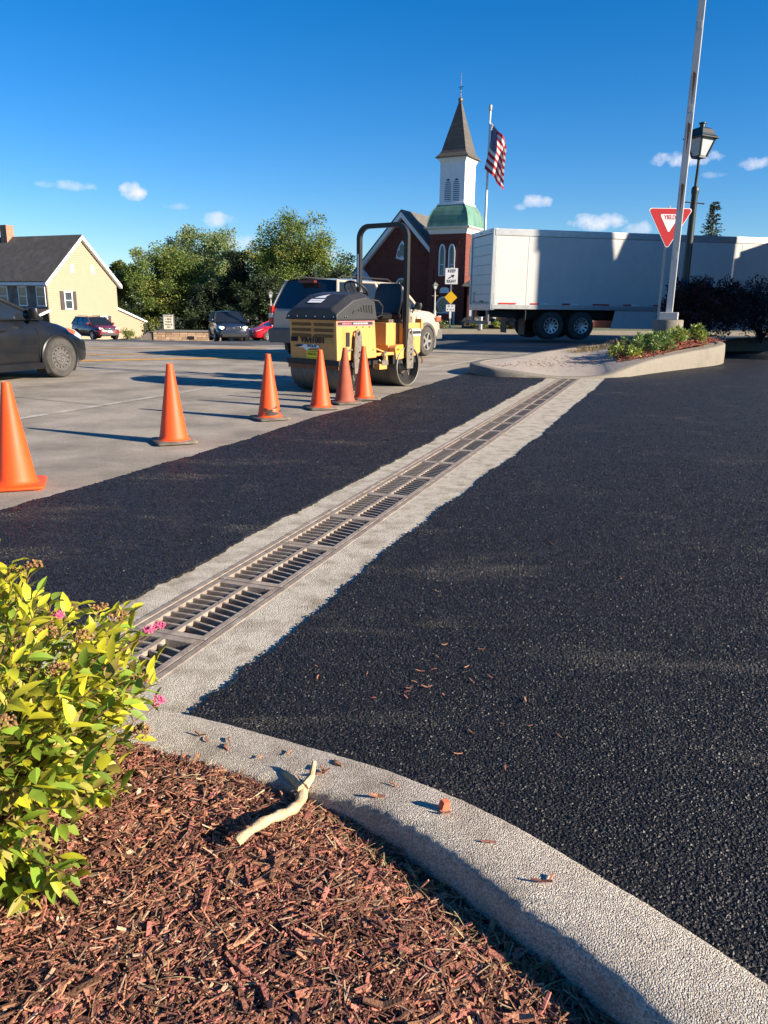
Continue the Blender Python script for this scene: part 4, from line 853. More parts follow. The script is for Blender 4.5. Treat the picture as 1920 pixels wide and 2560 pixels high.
mGreenBlk = pm('lamp_green_black', (.012, .020, .022), .45, var=.2, scale=5); mLampPane = pm('lamp_pane', (.42, .46, .48), .3, var=.1)
def lantern_head(t, z, s, mat, panem):
    """four sided coach lantern, foot at z, overall height about 1.15*s"""
    a = MB(); a.loft([[(sx_ * h, sy_ * h, z + zz * s) for sx_, sy_ in ((1, 1), (-1, 1), (-1, -1), (1, -1))] for zz, h in ((.56, .40 * s), (.60, .41 * s), (.66, .33 * s), (.72, .30 * s), (.86, .24 * s), (.92, .12 * s))]); cap_ = a.build('lamp_cap', mat, t, bevel=.01)
    a = MB(); a.lathe([(.085 * s, z + .90 * s), (.085 * s, z + 1.02 * s), (.12 * s, z + 1.03 * s), (.12 * s, z + 1.06 * s), (0, z + 1.10 * s)], 16); a.build('finial', mat, cap_, smooth=40)
    a = MB(); zz = z; top, bot = .315 * s, .16 * s
    for sx_, sy_ in ((1, 1), (-1, 1), (-1, -1), (1, -1)): a.tube([(sx_ * bot, sy_ * bot, z + .02 * s), (sx_ * top, sy_ * top, z + .57 * s)], .022 * s, 4, square=True)
    a.bx(-bot - .01, bot + .01, -bot - .01, bot + .01, z - .02 * s, z + .035 * s); a.build('lamp_frame', mat, t)
    for ang in range(4):
        a = MB(); a.add([(-bot * .9, -bot * .97, z + .05 * s), (bot * .9, -bot * .97, z + .05 * s), (top * .92, -top * .97, z + .56 * s), (-top * .92, -top * .97, z + .56 * s)], [(0, 1, 2, 3)], Matrix.Rotation(ang * pi / 2, 4, 'Z')); a.build('pane', panem, t)
t = thing('street_lamp', 'dark green street lamp with four-sided lantern behind the yield sign', 'street lamp', (8.50, 22.9, .40), R(28))
m = MB(); m.lathe([(.19, 0), (.19, 1.5), (.12, 1.62), (.112, 1.75), (.085, 3.9), (.105, 4.0), (.105, 4.08), (.075, 4.14)], 18); m.tube([(0, 0, 4.1), (0, 0, 4.3), (-.03, -.03, 4.5), (-.06, -.06, 4.62), (-.06, -.06, 4.85)], [.045, .042, .038, .036, .036], 10); m.build('post', mGreenBlk, t, smooth=40)
m = MB(); m.tube([(-.36, .02, 3.72), (.36, -.02, 3.72)], .02, 6); m.lathe([(.0, -.03), (.03, 0), (0, .03)], 8, Matrix.Translation((-.37, .02, 3.72))); m.lathe([(.0, -.03), (.03, 0), (0, .03)], 8, Matrix.Translation((.37, -.02, 3.72))); m.build('ladder_bar', mGreenBlk, t)
h = ob('lantern', None, t); h.location = (-.06, -.06, 0); lantern_head(h, 4.86, .82, mGreenBlk, mLampPane)

def tri_round(r, cr, n=5):
    P = [(-r, r * .5774), (r, r * .5774), (0, -r * 1.1547)]; out = []
    C_ = [(-r + cr * 1.732, r * .5774 - cr), (r - cr * 1.732, r * .5774 - cr), (0, -r * 1.1547 + 2 * cr)]
    for (c, a0) in ((C_[0], 210), (C_[1], 90), (C_[2], -30)): out += [(c[0] + cr * cos(R(a0 - 120 * i / n)), c[1] + cr * sin(R(a0 - 120 * i / n))) for i in range(n + 1)]
    return out
mSignRed = pm('sign_red', (.42, .012, .015), .45, var=.05); mSignW = pm('sign_white', (.72, .72, .72), .5, var=.04); mGalv = pm('galvanised', (.30, .31, .31), .5, .6, var=.15, scale=6)
t = thing('yield_sign', 'red and white triangular yield sign on a metal post behind the white pole', 'traffic sign', (7.40, 21.6, .42), R(0))
m = MB(); m.bx(-.03, .03, .01, .045, 0, 3.45); m.build('post', mGalv, t, bevel=.005)
m = MB(); m.prism(tri_round(.60, .06), 'y', -.004, .0); a = m.build('sign_plate', mSignW, t); a.location = (.03, 0, 3.05)
m = MB(); m.prism(tri_round(.575, .055), 'y', -.007, -.004); b = m.build('red_border', mSignRed, a)
m = MB(); m.prism([(x, z + .04) for x, z in tri_round(.27, .03)], 'y', -.010, -.007); b = m.build('white_field', mSignW, a)
text('lettering', 'YIELD', .14, mSignRed, a, plane_M((0, -.0115, .115), (1, 0, 0), (0, 0, 1)), sx=.85, bold=.004)
# KEEP RIGHT cluster
t = thing('keep_right_sign', 'white keep right sign above a yellow diamond and a small route plate', 'traffic sign', (3.20, 40, .15), R(-6))
m = MB(); m.bx(-.035, .035, .02, .06, 0, 3.0); m.build('post', mGalv, t)
m = MB(); m.prism([(-.31, 2.18), (.31, 2.18), (.31, 2.94), (-.31, 2.94)], 'y', -.004, .02); a = m.build('sign_plate', mSignW, t)
text('lettering', 'KEEP', .20, mText, a, plane_M((0, -.006, 2.80), (1, 0, 0), (0, 0, 1)), sx=.9, bold=.006)
text('lettering', 'RIGHT', .20, mText, a, plane_M((0, -.006, 2.31), (1, 0, 0), (0, 0, 1)), sx=.82, bold=.006)
m = MB(); m.add([(-.17, -.007, 2.47), (-.14, -.007, 2.42), (.04, -.007, 2.54), (.02, -.007, 2.58)], [(0, 1, 2, 3)]); m.add([(-.03, -.007, 2.62), (.15, -.007, 2.63), (.08, -.007, 2.46)], [(0, 1, 2)]); m.build('arrow', mText, a)
m = MB(); m.prism([(0, 1.22), (.32, 1.54), (0, 1.86), (-.32, 1.54)], 'y', -.004, .02); m.build('diamond_plate', pm('sign_yellow', (.72, .42, .01), .45, var=.04), t)
m = MB(); m.prism([(-.22, .86), (.22, .86), (.22, 1.19), (-.22, 1.19)], 'y', -.004, .02); a = m.build('route_plate', mSignW, t)
text('lettering', 'SR  39', .11, mText, a, plane_M((0, -.006, 1.11), (1, 0, 0), (0, 0, 1))); text('lettering', '150', .10, mText, a, plane_M((0, -.006, .95), (1, 0, 0), (0, 0, 1)))
m = MB()
for sg in (1, -1): m.add([(sg * .12, -.006, .99), (sg * .12, -.006, .91), (sg * .19, -.006, .95)], [(0, 1, 2)])
m.build('arrow', mText, a)
m = MB(); m.bx(-.05, .05, -.006, .02, .52, .85); m.build('reflector_strip', mWhite, t)
# median with kerb, rocks, small shrubs
m = MB(); MD = [(1.0, 37.4), (4.0, 37.9), (9.0, 38.8), (20, 41), (20, 44), (9, 44), (2.0, 42.5), (.2, 40)]
m.prism(MD, 'z', -.2, .20); struct(m.build('median_kerb', mKerbFar, bevel=.03))
m = MB(); m.prism([(x * .97 + .15, 40.5 + (y - 40.5) * .86) for x, y in MD], 'z', .1, .206); struct(m.build('median_bed', mGrassG))
mRock = pm('dark_rock', (.06, .056, .054), .9, var=.4, scale=4, bump=1, bscale=12)
def rock(c, r, label, mat=mRock):
    b = bmesh.new(); bmesh.ops.create_icosphere(b, subdivisions=2, radius=1)
    sd_ = ru(0, 50)
    for v in b.verts: k = 1 + .45 * fbm(v.co.x * 1.4 + sd_, v.co.y * 1.4, v.co.z * 1.4, 3); v.co = Vector((v.co.x * r[0] * k, v.co.y * r[1] * k, v.co.z * r[2] * k))
    me = bpy.data.meshes.new('rock'); b.to_mesh(me); b.free(); me.materials.append(mat); o = ob('rock', me); o.location = c; o.rotation_euler = (ru(-.3, .3), ru(-.3, .3), ru(0, 6)); return tag(o, label, 'rock')
rock((4.15, 39.6, .42), (.5, .4, .38), 'angular dark rock leaning beside the keep right sign post')
rock((4.75, 39.9, .36), (.55, .4, .28), 'flat dark rock lying among the median shrubs')
rock((6.3, 39.7, .62), (.62, .5, .58), 'large rounded black boulder on the median near the trailer wheels')
rock((5.5, 40.2, .4), (.5, .4, .3), 'small dark rock between the yellowish shrub and the boulder')
bush('median_shrub', 'yellow-green little shrub among rocks on the median', 'shrub', (5.65, 39.3, .45), (.42, .35, .26), 500, .09, [mPl2, mPl1], zb=.2)
bush('median_shrub', 'brownish low shrub beside the sign post on the median', 'shrub', (4.55, 39.0, .4), (.5, .3, .2), 450, .09, [mLO, mPl1], zb=.2)
bush('median_shrub', 'sparse green weed clump in front of the sign post', 'shrub', (2.75, 39.2, .38), (.4, .3, .2), 220, .09, [mPl3, mPl1], zb=.2)

# ------------------------------------------------------------------ semi trailer
mTrW = pm('trailer_white', (.52, .52, .50), .35, var=.04, scale=2, c2=(.44, .44, .42), c2f=(.55, .85), c2s=1.2, spec=.4); mAlu = pm('aluminium', (.42, .43, .43), .4, .7, var=.12, scale=5)
TL = 16.1; TW = 2.55
t = thing('semi_trailer', 'long white box semi-trailer standing across the far road', 'trailer', (3.80, 28.82, .10), atan2(.205, .979))
# local x along the trailer from the rear, y away from camera, z up
m = MB(); m.bx(.03, TL, .03, TW - .03, 1.10, 3.80); m.build('box_core', mTrW, t)
NP = 13; pw = (TL - .12) / NP
for i in range(NP):
    m = MB(); x0 = .10 + i * pw; m.bx(x0 + .008, x0 + pw - .008, .004, .034, 1.24, 3.60); m.build('side_panel', mTrW, t, bevel=.004)
    if i:
        m = MB(); m.bx(x0 - .035, x0 + .035, -.003, .02, 1.24, 3.60); m.build('panel_joint', mTrW, t)
m = MB(); m.bx(.0, TL, -.012, .05, 3.60, 3.84); m.build('top_rail', mAlu, t, bevel=.02)
m = MB(); m.bx(.0, TL, -.012, .05, 1.08, 1.24); m.build('bottom_rail', mAlu, t, bevel=.01)
for i in range(NP):
    for k_ in (0, 1):
        x0 = .25 + i * pw + k_ * .34 * 1.0; m = MB(); m.bx(x0, x0 + .33, -.016, -.012, 1.255, 1.305); m.build('reflective_tape', [mSignRed, mSignW][k_] if i % 3 else mSignRed, t)
m = MB(); m.bx(-.06, .10, 0, .11, 1.05, 3.85); m.bx(-.06, .10, TW - .11, TW, 1.05, 3.85); m.bx(-.06, .10, .11, TW - .11, 3.68, 3.85); m.bx(-.06, .10, .11, TW - .11, 1.02, 1.24); m.build('rear_frame', mAlu, t, bevel=.012)
for i in range(7):
    m = MB(); z0 = 1.26 + i * .345; m.bx(-.02, .02, .12, TW - .12, z0, z0 + .338); m.build('door_slat', mTrW, t, bevel=.008)
m = MB(); m.tube([(-.04, .9, 1.3), (-.07, 1.0, 1.36), (-.07, 1.2, 1.36)], .02, 6); m.bx(-.05, -.02, .4, 2.1, 1.30, 1.33); m.build('door_latch', mSteel, t)
m = MB(); m.lathe([(.06, 0), (.075, .004), (.09, 0)], 20, Matrix.Translation((-.024, 2.05, 1.55)) @ Matrix.Rotation(R(-90), 4, 'Y') @ Matrix.Diagonal((1.7, 1, 1, 1))); m.bx(-.025, -.02, 1.90, 2.20, 1.34, 1.38); m.build('door_marking', mText, t)
m = MB(); m.bx(-.03, .02, .30, .55, .62, 1.02); m.bx(-.03, .02, 2.0, 2.25, .62, 1.02); m.bx(-.06, .04, .15, 2.4, .52, .64); m.build('underride_guard', mSteel, t)
m = MB(); m.bx(.1, 14, .55, .75, .78, 1.08); m.bx(.1, 14, 1.8, 2.0, .78, 1.08); m.bx(1.2, 5.2, .75, 1.8, .70, .85); m.build('chassis', mBlack, t)
for ax_ in (2.35, 3.55):
    m = MB(); m.tube([(ax_, .2, .51), (ax_, 2.35, .51)], .07, 10); m.build('axle', mBlack, t)
    for y_, sg in ((.15, -1), (2.40, 1)):
        w_ = wheel(t, (ax_, y_, .51), .51, .28, sg, .29, mAlloy, 10)
    for y_, sg in ((.46, -1), (2.09, 1)): wheel(t, (ax_, y_, .51), .51, .28, sg, .29, mSteel, 10)
for y_ in (.30, 2.25):
    m = MB(); m.bx(1.30, 1.33, y_ - .3, y_ + .3, .18, 1.05); m.build('mud_flap', mBlack, t)
m = MB(); m.prism([(4.75, .42), (4.9, 1.08), (13.0, 1.08), (13.0, .38)], 'y', .03, .055); m.build('side_skirt', mTrW, t)
for y_ in (.5, 2.0):
    m = MB(); m.bx(13.3, 13.45, y_, y_ + .15, .02, 1.08); m.bx(13.2, 13.55, y_ - .08, y_ + .23, 0, .03); m.build('landing_leg', mSteel, t)
# rounding lamps
m = MB()
for y_ in (.2, .3, 1.2, 1.3, 1.4, 2.25, 2.35): m.bx(-.07, -.055, y_, y_ + .06, 3.74, 3.78)
m.build('marker_lights', mRedLamp, t)

# ------------------------------------------------------------------ yellow tandem roller
t = thing('tandem_roller', 'yellow ride-on tandem roller with black hood and roll bar', 'road roller', (-.44, 12.09, 0), atan2(-.81, -.59))
DR = .315; DW = .475
def drum(x):
    a = MB(); a.lathe([(DR - .014, -DW), (DR, -DW + .008), (DR, DW - .008), (DR - .014, DW), (DR - .022, DW - .004), (DR - .022, DW - .16), (.0, DW - .165)], 56, Matrix.Translation((x, 0, DR)) @ Matrix.Rotation(R(-90), 4, 'X')); d_ = a.build('drum', mDrum, t, smooth=30)
    a = MB(); a.lathe([(0, .02), (DR - .023, .015), (DR - .023, 0)], 40, Matrix.Translation((x, DW - .16, DR)) @ Matrix.Rotation(R(-90), 4, 'X')); a.build('drum_plate', mBlackIn, d_)
    a = MB(); a.lathe([(.12, 0), (.12, .05), (.09, .08), (.05, .1), (0, .1)], 20, Matrix.Translation((x, DW - .16, DR)) @ Matrix.Rotation(R(-90), 4, 'X'))
    for k_ in range(5): an = k_ * 1.256; a.tube([(x + .05 * cos(an), DW - .06, DR + .05 * sin(an)), (x + .16 * cos(an + .5), DW - .05, DR + .16 * sin(an + .5))], .012, 5)
    a.build('drum_motor', mSteel, d_, smooth=30)
    return d_
drum(.70); drum(-.70)
# front body with grille slots
m = MB(); m.prism([(.10, .48), (1.03, .46), (1.05, 1.06), (.16, 1.06)], 'y', -.445, .445); fb = m.build('front_body', mYel, t, bevel=.018)
for r_ in range(3):
    for y0, y1 in ((-.40, -.02), (.02, .40)):
        m = MB(); z = .965 - r_ * .078; m.loft([[(1.046, y, z + dz) for y, dz in ((y0, 0), (y0 + .02, .022), (y1 - .02, .022), (y1, 0), (y1 - .02, -.022), (y0 + .02, -.022))], [(1.054, y, z + dz) for y, dz in ((y0, 0), (y0 + .02, .022), (y1 - .02, .022), (y1, 0), (y1 - .02, -.022), (y0 + .02, -.022))]]); m.build('vent', pm('mesh_brown', (.16, .085, .02), .8, var=.4, scale=90), fb)
m = MB(); m.bx(1.040, 1.055, -.41, -.29, .72, .785); m.build('headlamp_recess', mBlackIn, fb)
m = MB(); m.bx(1.044, 1.053, .24, .37, .70, .76); m.build('serial_plate', pm('plate_dull', (.42, .26, .06), .5, var=.2), fb)
fm = lambda y, z: plane_M((1.0495, y, z), (0, 1, 0), (0, 0, 1))
text('lettering', 'VR41001', .125, mText, fb, fm(.0, .748), sx=1.0, bold=.006)
m = MB(); m.add([(1.0505, -.36, 0.6550), (1.0505, -.28, 0.6850), (1.0505, -.10, 0.6800), (1.0505, .05, 0.6950), (1.0505, .12, 0.6700), (1.0505, .13, 0.6400), (1.0505, -.05, 0.6300), (1.0505, -.12, 0.5900), (1.0505, -.16, 0.6300), (1.0505, -.26, 0.6400)], [tuple(range(10))]); m.build('wolf_decal', mTextW, fb)
m = MB(); m.add([(1.0515, -.36, 0.6550), (1.0515, -.28, 0.6830), (1.0515, -.16, 0.6770), (1.0515, -.2, 0.6550), (1.0515, -.27, 0.6430)], [(0, 1, 2, 3, 4)]); m.build('wolf_silhouette', mText, fb)
text('lettering', 'WOLFF', .055, mText, fb, plane_M((1.053, -.01, .661), (0, 1, 0), (0, 0, 1)), sx=1.0, bold=.002)
def sticker(par, M4, w_, h_):
    a = MB(); a.add([(-w_, -h_, 0), (w_, -h_, 0), (w_, h_, 0), (-w_, h_, 0)], [(0, 1, 2, 3)], M4); s_ = a.build('sticker', mYelSticker, par)
    text('lettering', 'FINCH', h_ * .85, mText, par, M4 @ Matrix.Translation((-.01, h_ * .05, .001)), sx=1.1, bold=.001)
    a = MB(); a.add([(-w_ * .9, -h_ * .75, .001), (w_ * .9, -h_ * .75, .001), (w_ * .9, -h_ * .85, .001), (-w_ * .9, -h_ * .85, .001)], [(0, 1, 2, 3)], M4); a.build('sticker_line', mText, s_)
    print_marks(par, M4 @ Matrix.Translation((0, h_ * .72, .001)), w_ * .85, h_ * .2, mText)
sticker(fb, plane_M((1.0520, .0, .545), (0, 1, 0), (0, 0, 1)), .115, .06)
# side decal on the machine's left flank
m = MB(); m.bx(.20, 1.03, .4455, .4475, .945, 1.02); m.build('side_stripe', mPinkStripe, fb); m = MB(); m.bx(.22, 1.02, .448, .4495, .962, 1.003); m.build('side_stripe_black', mText, fb)
lm = lambda x, z, off=.4505: plane_M((x, off, z), (-1, 0, 0), (0, 0, 1))
print_marks(fb, lm(.82, .983), .1, .024, mPinkStripe); print_marks(fb, lm(.50, .983), .17, .018, mTextW)
for x_ in (.80, .57): m = MB(); m.bx(x_ - .045, x_ + .045, .440, .452, .66, .86); m.build('lifting_slot', mBlackIn, fb, bevel=.01)
m = MB(); m.bx(.33, .54, .444, .449, .62, .90); m.build('access_panel', mYel, fb, bevel=.004)
for x_, z_ in ((.45, .93), (.3, .93), (.9, .55), (.2, .6), (.6, .93)): m = MB(); m.lathe([(.011, 0), (.011, .008), (0, .010)], 8, Matrix.Translation((x_, .447, z_)) @ Matrix.Rotation(R(-90), 4, 'X')); m.build('bolt', mRust, fb)
# black hood
m = MB(); HP = [(1.075, 1.035), (1.075, 1.17), (1.04, 1.20), (.70, 1.375), (.40, 1.42), (.20, 1.36), (.14, 1.035)]
m.loft([[(x * k_ + (1 - k_) * .6, y, z if z < 1.1 else z - dz) for x, z in HP] for y, k_, dz in ((-.472, 1., .075), (-.36, 1., .0), (0, 1, -.01), (.36, 1., .0), (.472, 1., .075))]); hd = m.build('hood', pm('hood_black', (.026, .027, .030), .5, var=.2, scale=4, c2=(.030, .029, .029), c2f=(.5, .8)), t, bevel=.014)
for i in range(8):
    x_ = .27 + i * .062; z1 = min(1.255, 1.335 - abs(x_ - .42) * .12) - .02; m = MB(); zb_ = 1.125 + .006 * i; zt_ = z1 - .055 * max(0, i - 3) * .55
    m.prism([(x_ - .018, zb_), (x_ + .006, zb_ - .006), (x_ + .030, zt_), (x_ + .006, zt_ + .006)], 'y', .466, .479); m.build('louvre', mBlackIn, hd)
m = MB(); m.bx(.14, 1.085, -.482, .482, 1.030, 1.055); m.build('hood_lip', mBlack, hd, bevel=.006)
for y_ in lin(-.42, .42, 6): m = MB(); m.lathe([(.010, 0), (.010, .007), (0, .009)], 8, Matrix.Translation((1.0765, y_, 1.075)) @ Matrix.Rotation(R(90), 4, 'Y')); m.build('bolt', mChrome, hd)
for x_ in (.86, .90): m = MB(); m.lathe([(.010, 0), (.010, .007), (0, .009)], 8, Matrix.Translation((x_, .4835, 1.075)) @ Matrix.Rotation(R(-90), 4, 'X')); m.build('bolt', mChrome, hd)
sl = Vector((-.34, 0, .175)).normalized(); up_ = Vector((.135, 0, .32)).normalized()
Mh = plane_M((.90, -.05, 1.286), (0, 1, 0), sl); m = MB(); m.add([(-.13, -.055, .004), (.13, -.055, .004), (.13, .055, .004), (-.13, .055, .004)], [(0, 1, 2, 3)], Mh); m.build('warning_label', mTextW, hd)
print_marks(hd, Mh @ Matrix.Translation((0, .01, .005)), .1, .012, mText)
m = MB(); m.add([(-.10, .09, .004), (.11, .09, .004), (.09, .14, .004), (.12, .20, .004), (.0, .16, .004), (-.05, .13, .004)], [(0, 1, 2, 3, 4, 5)], Mh); m.build('wolf_decal', mTextW, hd)
# front drum frame and scraper
m = MB(); m.bx(.97, 1.06, -.50, .50, .40, .475); m.bx(.94, 1.03, -.495, .495, .36, .42); fr_ = m.build('scraper_bar', mBlack, t, bevel=.01)
m = MB(); m.bx(1.034, 1.045, -.48, .48, .345, .425); m.build('scraper_blade', mRust, t)
m = MB(); m.bx(.35, 1.0, -.40, .40, .44, .60); m.build('front_yoke', mBlack, t, bevel=.02)
def fork_arm(x):
    for sg in (1, -1):
        pts = [(x - .085, .28), (x + .085, .28), (x + .10, .52), (x + .075, .80), (x + .05, .88), (x, .905), (x - .05, .88), (x - .075, .80), (x - .10, .52)]
        hole = [(x + .028 * cos(a_), .845 + .035 * sin(a_)) for a_ in lin(0, 2 * pi, 13)[:-1]]
        a = MB(); n = len(pts); y0, y1 = sg * .487, sg * .505
        vs = [(p[0], y0, p[1]) for p in pts] + [(p[0], y1, p[1]) for p in pts]; a.add(vs, [(i, (i + 1) % n, n + (i + 1) % n, n + i) for i in range(n)])
        b = bmesh.new(); 
        # plate face with hole: bridge outline to hole
        for yy in (y0, y1):
            ov = [(p[0], yy, p[1]) for p in pts]; hv = [(p[0], yy, p[1]) for p in hole]; vs = ov + hv; idx = []
            def nearest(p): return min(range(len(hole)), key=lambda k_: (hole[k_][0] - p[0]) ** 2 + (hole[k_][1] - p[1]) ** 2)
            nn = [nearest(p) for p in pts]
            for i in range(n):
                j = (i + 1) % n; h0, h1 = nn[i], nn[j]; ring = [n + h1]; k_ = h1; H_ = len(hole)
                fw_ = (h1 - h0) % H_; bw = (h0 - h1) % H_
                seq = [(h0 + q_) % H_ for q_ in range(fw_ + 1)] if fw_ <= bw else [(h0 - q_) % H_ for q_ in range(bw + 1)]
                idx.append(tuple([i] + [j] + [n + s_ for s_ in reversed(seq)]))
            a.add(vs, [f for f in idx if len(set(f)) > 2])
        b.free(); p_ = a.build('fork_arm', mSteel, t)
        for z_ in (.42, .50, .58): 
            c = MB(); c.lathe([(.016, 0), (.016, .012), (0, .014)], 6, Matrix.Translation((x - .02, sg * .505, z_)) @ Matrix.Rotation(R(-90 * sg), 4, 'X')); c.build('bolt', mBlack, p_)
fork_arm(.62); fork_arm(-.70)
# mid section: floor, articulation, footwell
m = MB(); m.bx(-.42, .30, -.42, .42, .50, .545); m.build('floor_plate', mYel, t, bevel=.006)
m = MB(); m.bx(-.25, .35, -.20, .20, .30, .50); m.lathe([(.10, .28), (.10, .55)], 16, cap=True); m.build('articulation', mBlack, t)
m = MB(); m.prism([(.10, .62), (.17, .62), (-.12, .54), (-.2, .54)], 'y', -.3, .435); m.build('footwell_brace', mYel, t)
m = MB(); m.tube([(.02, .42, .44), (-.02, .45, .40), (-.06, .46, .45), (-.05, .46, .52), (-.10, .46, .56)], .018, 6); m.bx(-.16, 0, .40, .47, .36, .43); m.build('hose', mSteel, t)
m = MB(); m.bx(-.14, .05, .36, .46, .30, .38); m.bx(-.17, -.12, .38, .45, .36, .5); m.build('bracket', mYel, t)
# rear body
m = MB(); m.prism([(-1.04, .50), (-.36, .46), (-.36, .64), (-.30, .64), (-.30, .98), (-1.06, .98)], 'y', -.445, .32); m.build('rear_body', mYel, t, bevel=.015)
m = MB(); m.prism([(-1.06, .52), (-.95, .47), (-.40, .42), (-.36, .60), (-.40, .64), (-.62, .66), (-.62, .98), (-1.06, .98)], 'y', .33, .452); rb = m.build('rear_fender', mYel, t, bevel=.012)
m = MB(); m.bx(-1.055, -.635, .4525, .4545, .855, .885); m.bx(-1.055, -.635, .4525, .4545, .775, .805); m.build('white_stripe', mWhite, rb); m = MB(); m.bx(-1.055, -.635, .4525, .4540, .805, .855); m.build('black_stripe', mText, rb)
sticker(rb, lm(-.50, .575, .4545), .065, .06)
m = MB(); m.tube([(-.66, .40, .97), (-.66, .40, 1.06), (-.69, .40, 1.085), (-.85, .40, 1.085), (-.88, .40, 1.06), (-.88, .40, .97)], .016, 8); m.build('grab_handle', mYel, t, smooth=50)
m = MB(); m.bx(-.78, -.42, -.28, .28, .98, 1.03); m.build('seat_mount', mSteel, t)
m = MB(); m.loft([[(x_, y, z) for y, z in ((-.25, 1.04), (.25, 1.04), (.26, 1.10), (.22, 1.13 + dz), (0, 1.115 + dz), (-.22, 1.13 + dz), (-.26, 1.10))] for x_, dz in ((-.78, .02), (-.65, 0), (-.45, 0), (-.33, .01), (-.29, -.03))]); m.build('seat', mBlackSh, t, smooth=50)
m = MB(); m.loft([[(-.76 - .10 * u + dx, y, 1.10 + .48 * u) for dx, y in ((0, -w_), (.05, -w_ * 1.03), (.065, -w_ * .6), (.06, 0), (.065, w_ * .6), (.05, w_ * 1.03), (0, w_), (-.04, 0))] for u, w_ in ((0, .24), (.3, .26), (.7, .25), (.92, .22), (1., .17))]); m.build('backrest', mBlackSh, t, smooth=50)
m = MB(); m.bx(-1.0, -.82, -.30, .30, .98, 1.30); m.build('rear_tank', mBlack, t, bevel=.03)
# steering
Ms = Matrix.Translation((.02, -.02, 1.46)) @ Matrix.Rotation(R(-38), 4, 'Y'); m = MB()
m.tube([Ms @ Vector((.19 * cos(a_), .19 * sin(a_), 0)) for a_ in lin(0, 2 * pi, 29)], .016, 8, cap=False)
for a_ in (0, 2.1, 4.2): m.tube([Ms @ Vector((.18 * cos(a_), .18 * sin(a_), 0)), Ms @ Vector((0, 0, -.04))], .014, 6)
m.tube([Ms @ Vector((0, 0, -.04)), (.14, -.02, 1.20)], .03, 8); m.build('steering_wheel', mBlack, t, smooth=50)
m = MB(); m.tube([(.14, .33, 1.32), (.02, .40, 1.30), (-.06, .42, 1.22), (-.05, .42, 1.10), (.06, .38, 1.06)], .012, 6); m.build('control_lever', mBlack, t, smooth=50)
# roll bar
m = MB(); X_ = -.62; rp_ = [(X_, -.46, .60), (X_, -.46, 2.25)] + [(X_, -.46 + .18 - .18 * cos(a_), 2.25 + .18 * sin(a_)) for a_ in lin(.2, pi / 2, 6)] + [(X_, .28 + .18 * sin(a_), 2.25 + .18 * cos(a_)) for a_ in lin(0, pi / 2 - .2, 6)] + [(X_, .46, 2.25), (X_, .46, .60)]
m.tube(rp_, .034, 4, square=True); m.build('roll_bar', pm('bar_black', (.010, .010, .010), .5, var=.2), t, smooth=50)
m = MB(); m.bx(X_ + .0345, X_ + .037, -.475, -.445, 1.52, 2.02); m.build('roll_bar_label', mWhite, t)
m = MB()
for sg in (1, -1): m.prism([(X_ - .25, .90), (X_ + .05, .90), (X_ + .03, 1.45), (X_ - .02, 1.5)], 'y', sg * .428 - .004, sg * .428 + .004)
m.build('roll_bar_gusset', mSteel, t)
m = MB(); m.bx(-1.10, -1.04, .35, .47, .88, 1.04); m.build('tail_bracket', mYel, t, bevel=.006)
m = MB(); m.bx(-1.06, -.34, -.43, .43, .36, .50); m.build('rear_yoke', mBlack, t)
for sg in (1, -1):
    m = MB(); m.tube([(-1.02, sg * .5, .45), (-1.06, sg * .5, .40), (-1.05, sg * .5, .34)], .015, 6); m.build('hook', mRust, t)

# ------------------------------------------------------------------ church
mBrick = pm('church_brick', (.155, .040, .026), .85, var=.2, scale=3, c2=(.10, .030, .022), c2f=(.45, .7), c2s=1.2, bump=.2, bscale=14, stretch=(1, 1, 4))
mSlate = pm('slate', (.10, .095, .085), .8, var=.25, scale=5, stretch=(1, 1, 6), c2=(.17, .16, .135), c2f=(.5, .7), c2s=1.5); mVerd = pm('verdigris', (.105, .22, .165), .65, .2, var=.3, scale=1.6, c2=(.13, .11, .06), c2f=(.56, .74), c2s=.9, stretch=(1, 1, .35))
th = R(-28)
ch = thing('church', 'red brick church with white belfry, green copper base and slate spire', 'church', (5.55, 75.2, -.5), th)
FZ = .35
def arch_pts(w_, z0, z1, rise, n=7):
    """gothic outline"""
    pts = [(-w_, z0), (w_, z0), (w_, z1)]
    for i in range(1, n): u = i / n; pts.append((w_ * cos(u * pi / 2) ** .9, z1 + rise * sin(u * pi / 2) ** 1.1))
    pts.append((0, z1 + rise))
    for i in range(n - 1, 0, -1): u = i / n; pts.append((-w_ * cos(u * pi / 2) ** .9, z1 + rise * sin(u * pi / 2) ** 1.1))
    pts.append((-w_, z1)); return pts
def gothic(par, x, y, w_, z0, z1, rise, tr=.10, mull=1, name='window', gm=None):
    m = MB(); P_ = arch_pts(w_, z0, z1, rise); m.prism([(x + a, b) for a, b in P_], 'y', y - .02, y + .1); wn_ = m.build(name, gm or mGlassB, par)
    m = MB(); m.tube([(x + a, y - .05, b) for a, b in P_ + [P_[0]]], tr * .6, 4, square=True)
    for k_ in range(1, mull): xx = -w_ + 2 * w_ * k_ / mull; m.bx(x + xx - .035, x + xx + .035, y - .06, y - .02, z0, z1 + rise * .45)
    m.bx(x - w_, x + w_, y - .05, y - .02, (z0 + z1) / 2 - .03, (z0 + z1) / 2 + .03); m.build('frame', mWhiteTrim, wn_)
    return wn_
m = MB(); m.bx(-1.82, 1.82, 0, 3.64, 0, 8.35); tw = m.build('tower', mBrick, ch)
for sx_ in (-1.82, 1.42): m = MB(); m.bx(sx_ - .06, sx_ + .46, -.12, .25, 0, 5.2); m.build('buttress', mBrick, tw, bevel=.02)
m = MB()
for i in range(9): m.bx(-1.25 + i * .29, -1.25 + i * .29 + .13, -.07, .02, 7.25, 7.7 - .12 * (i % 2))
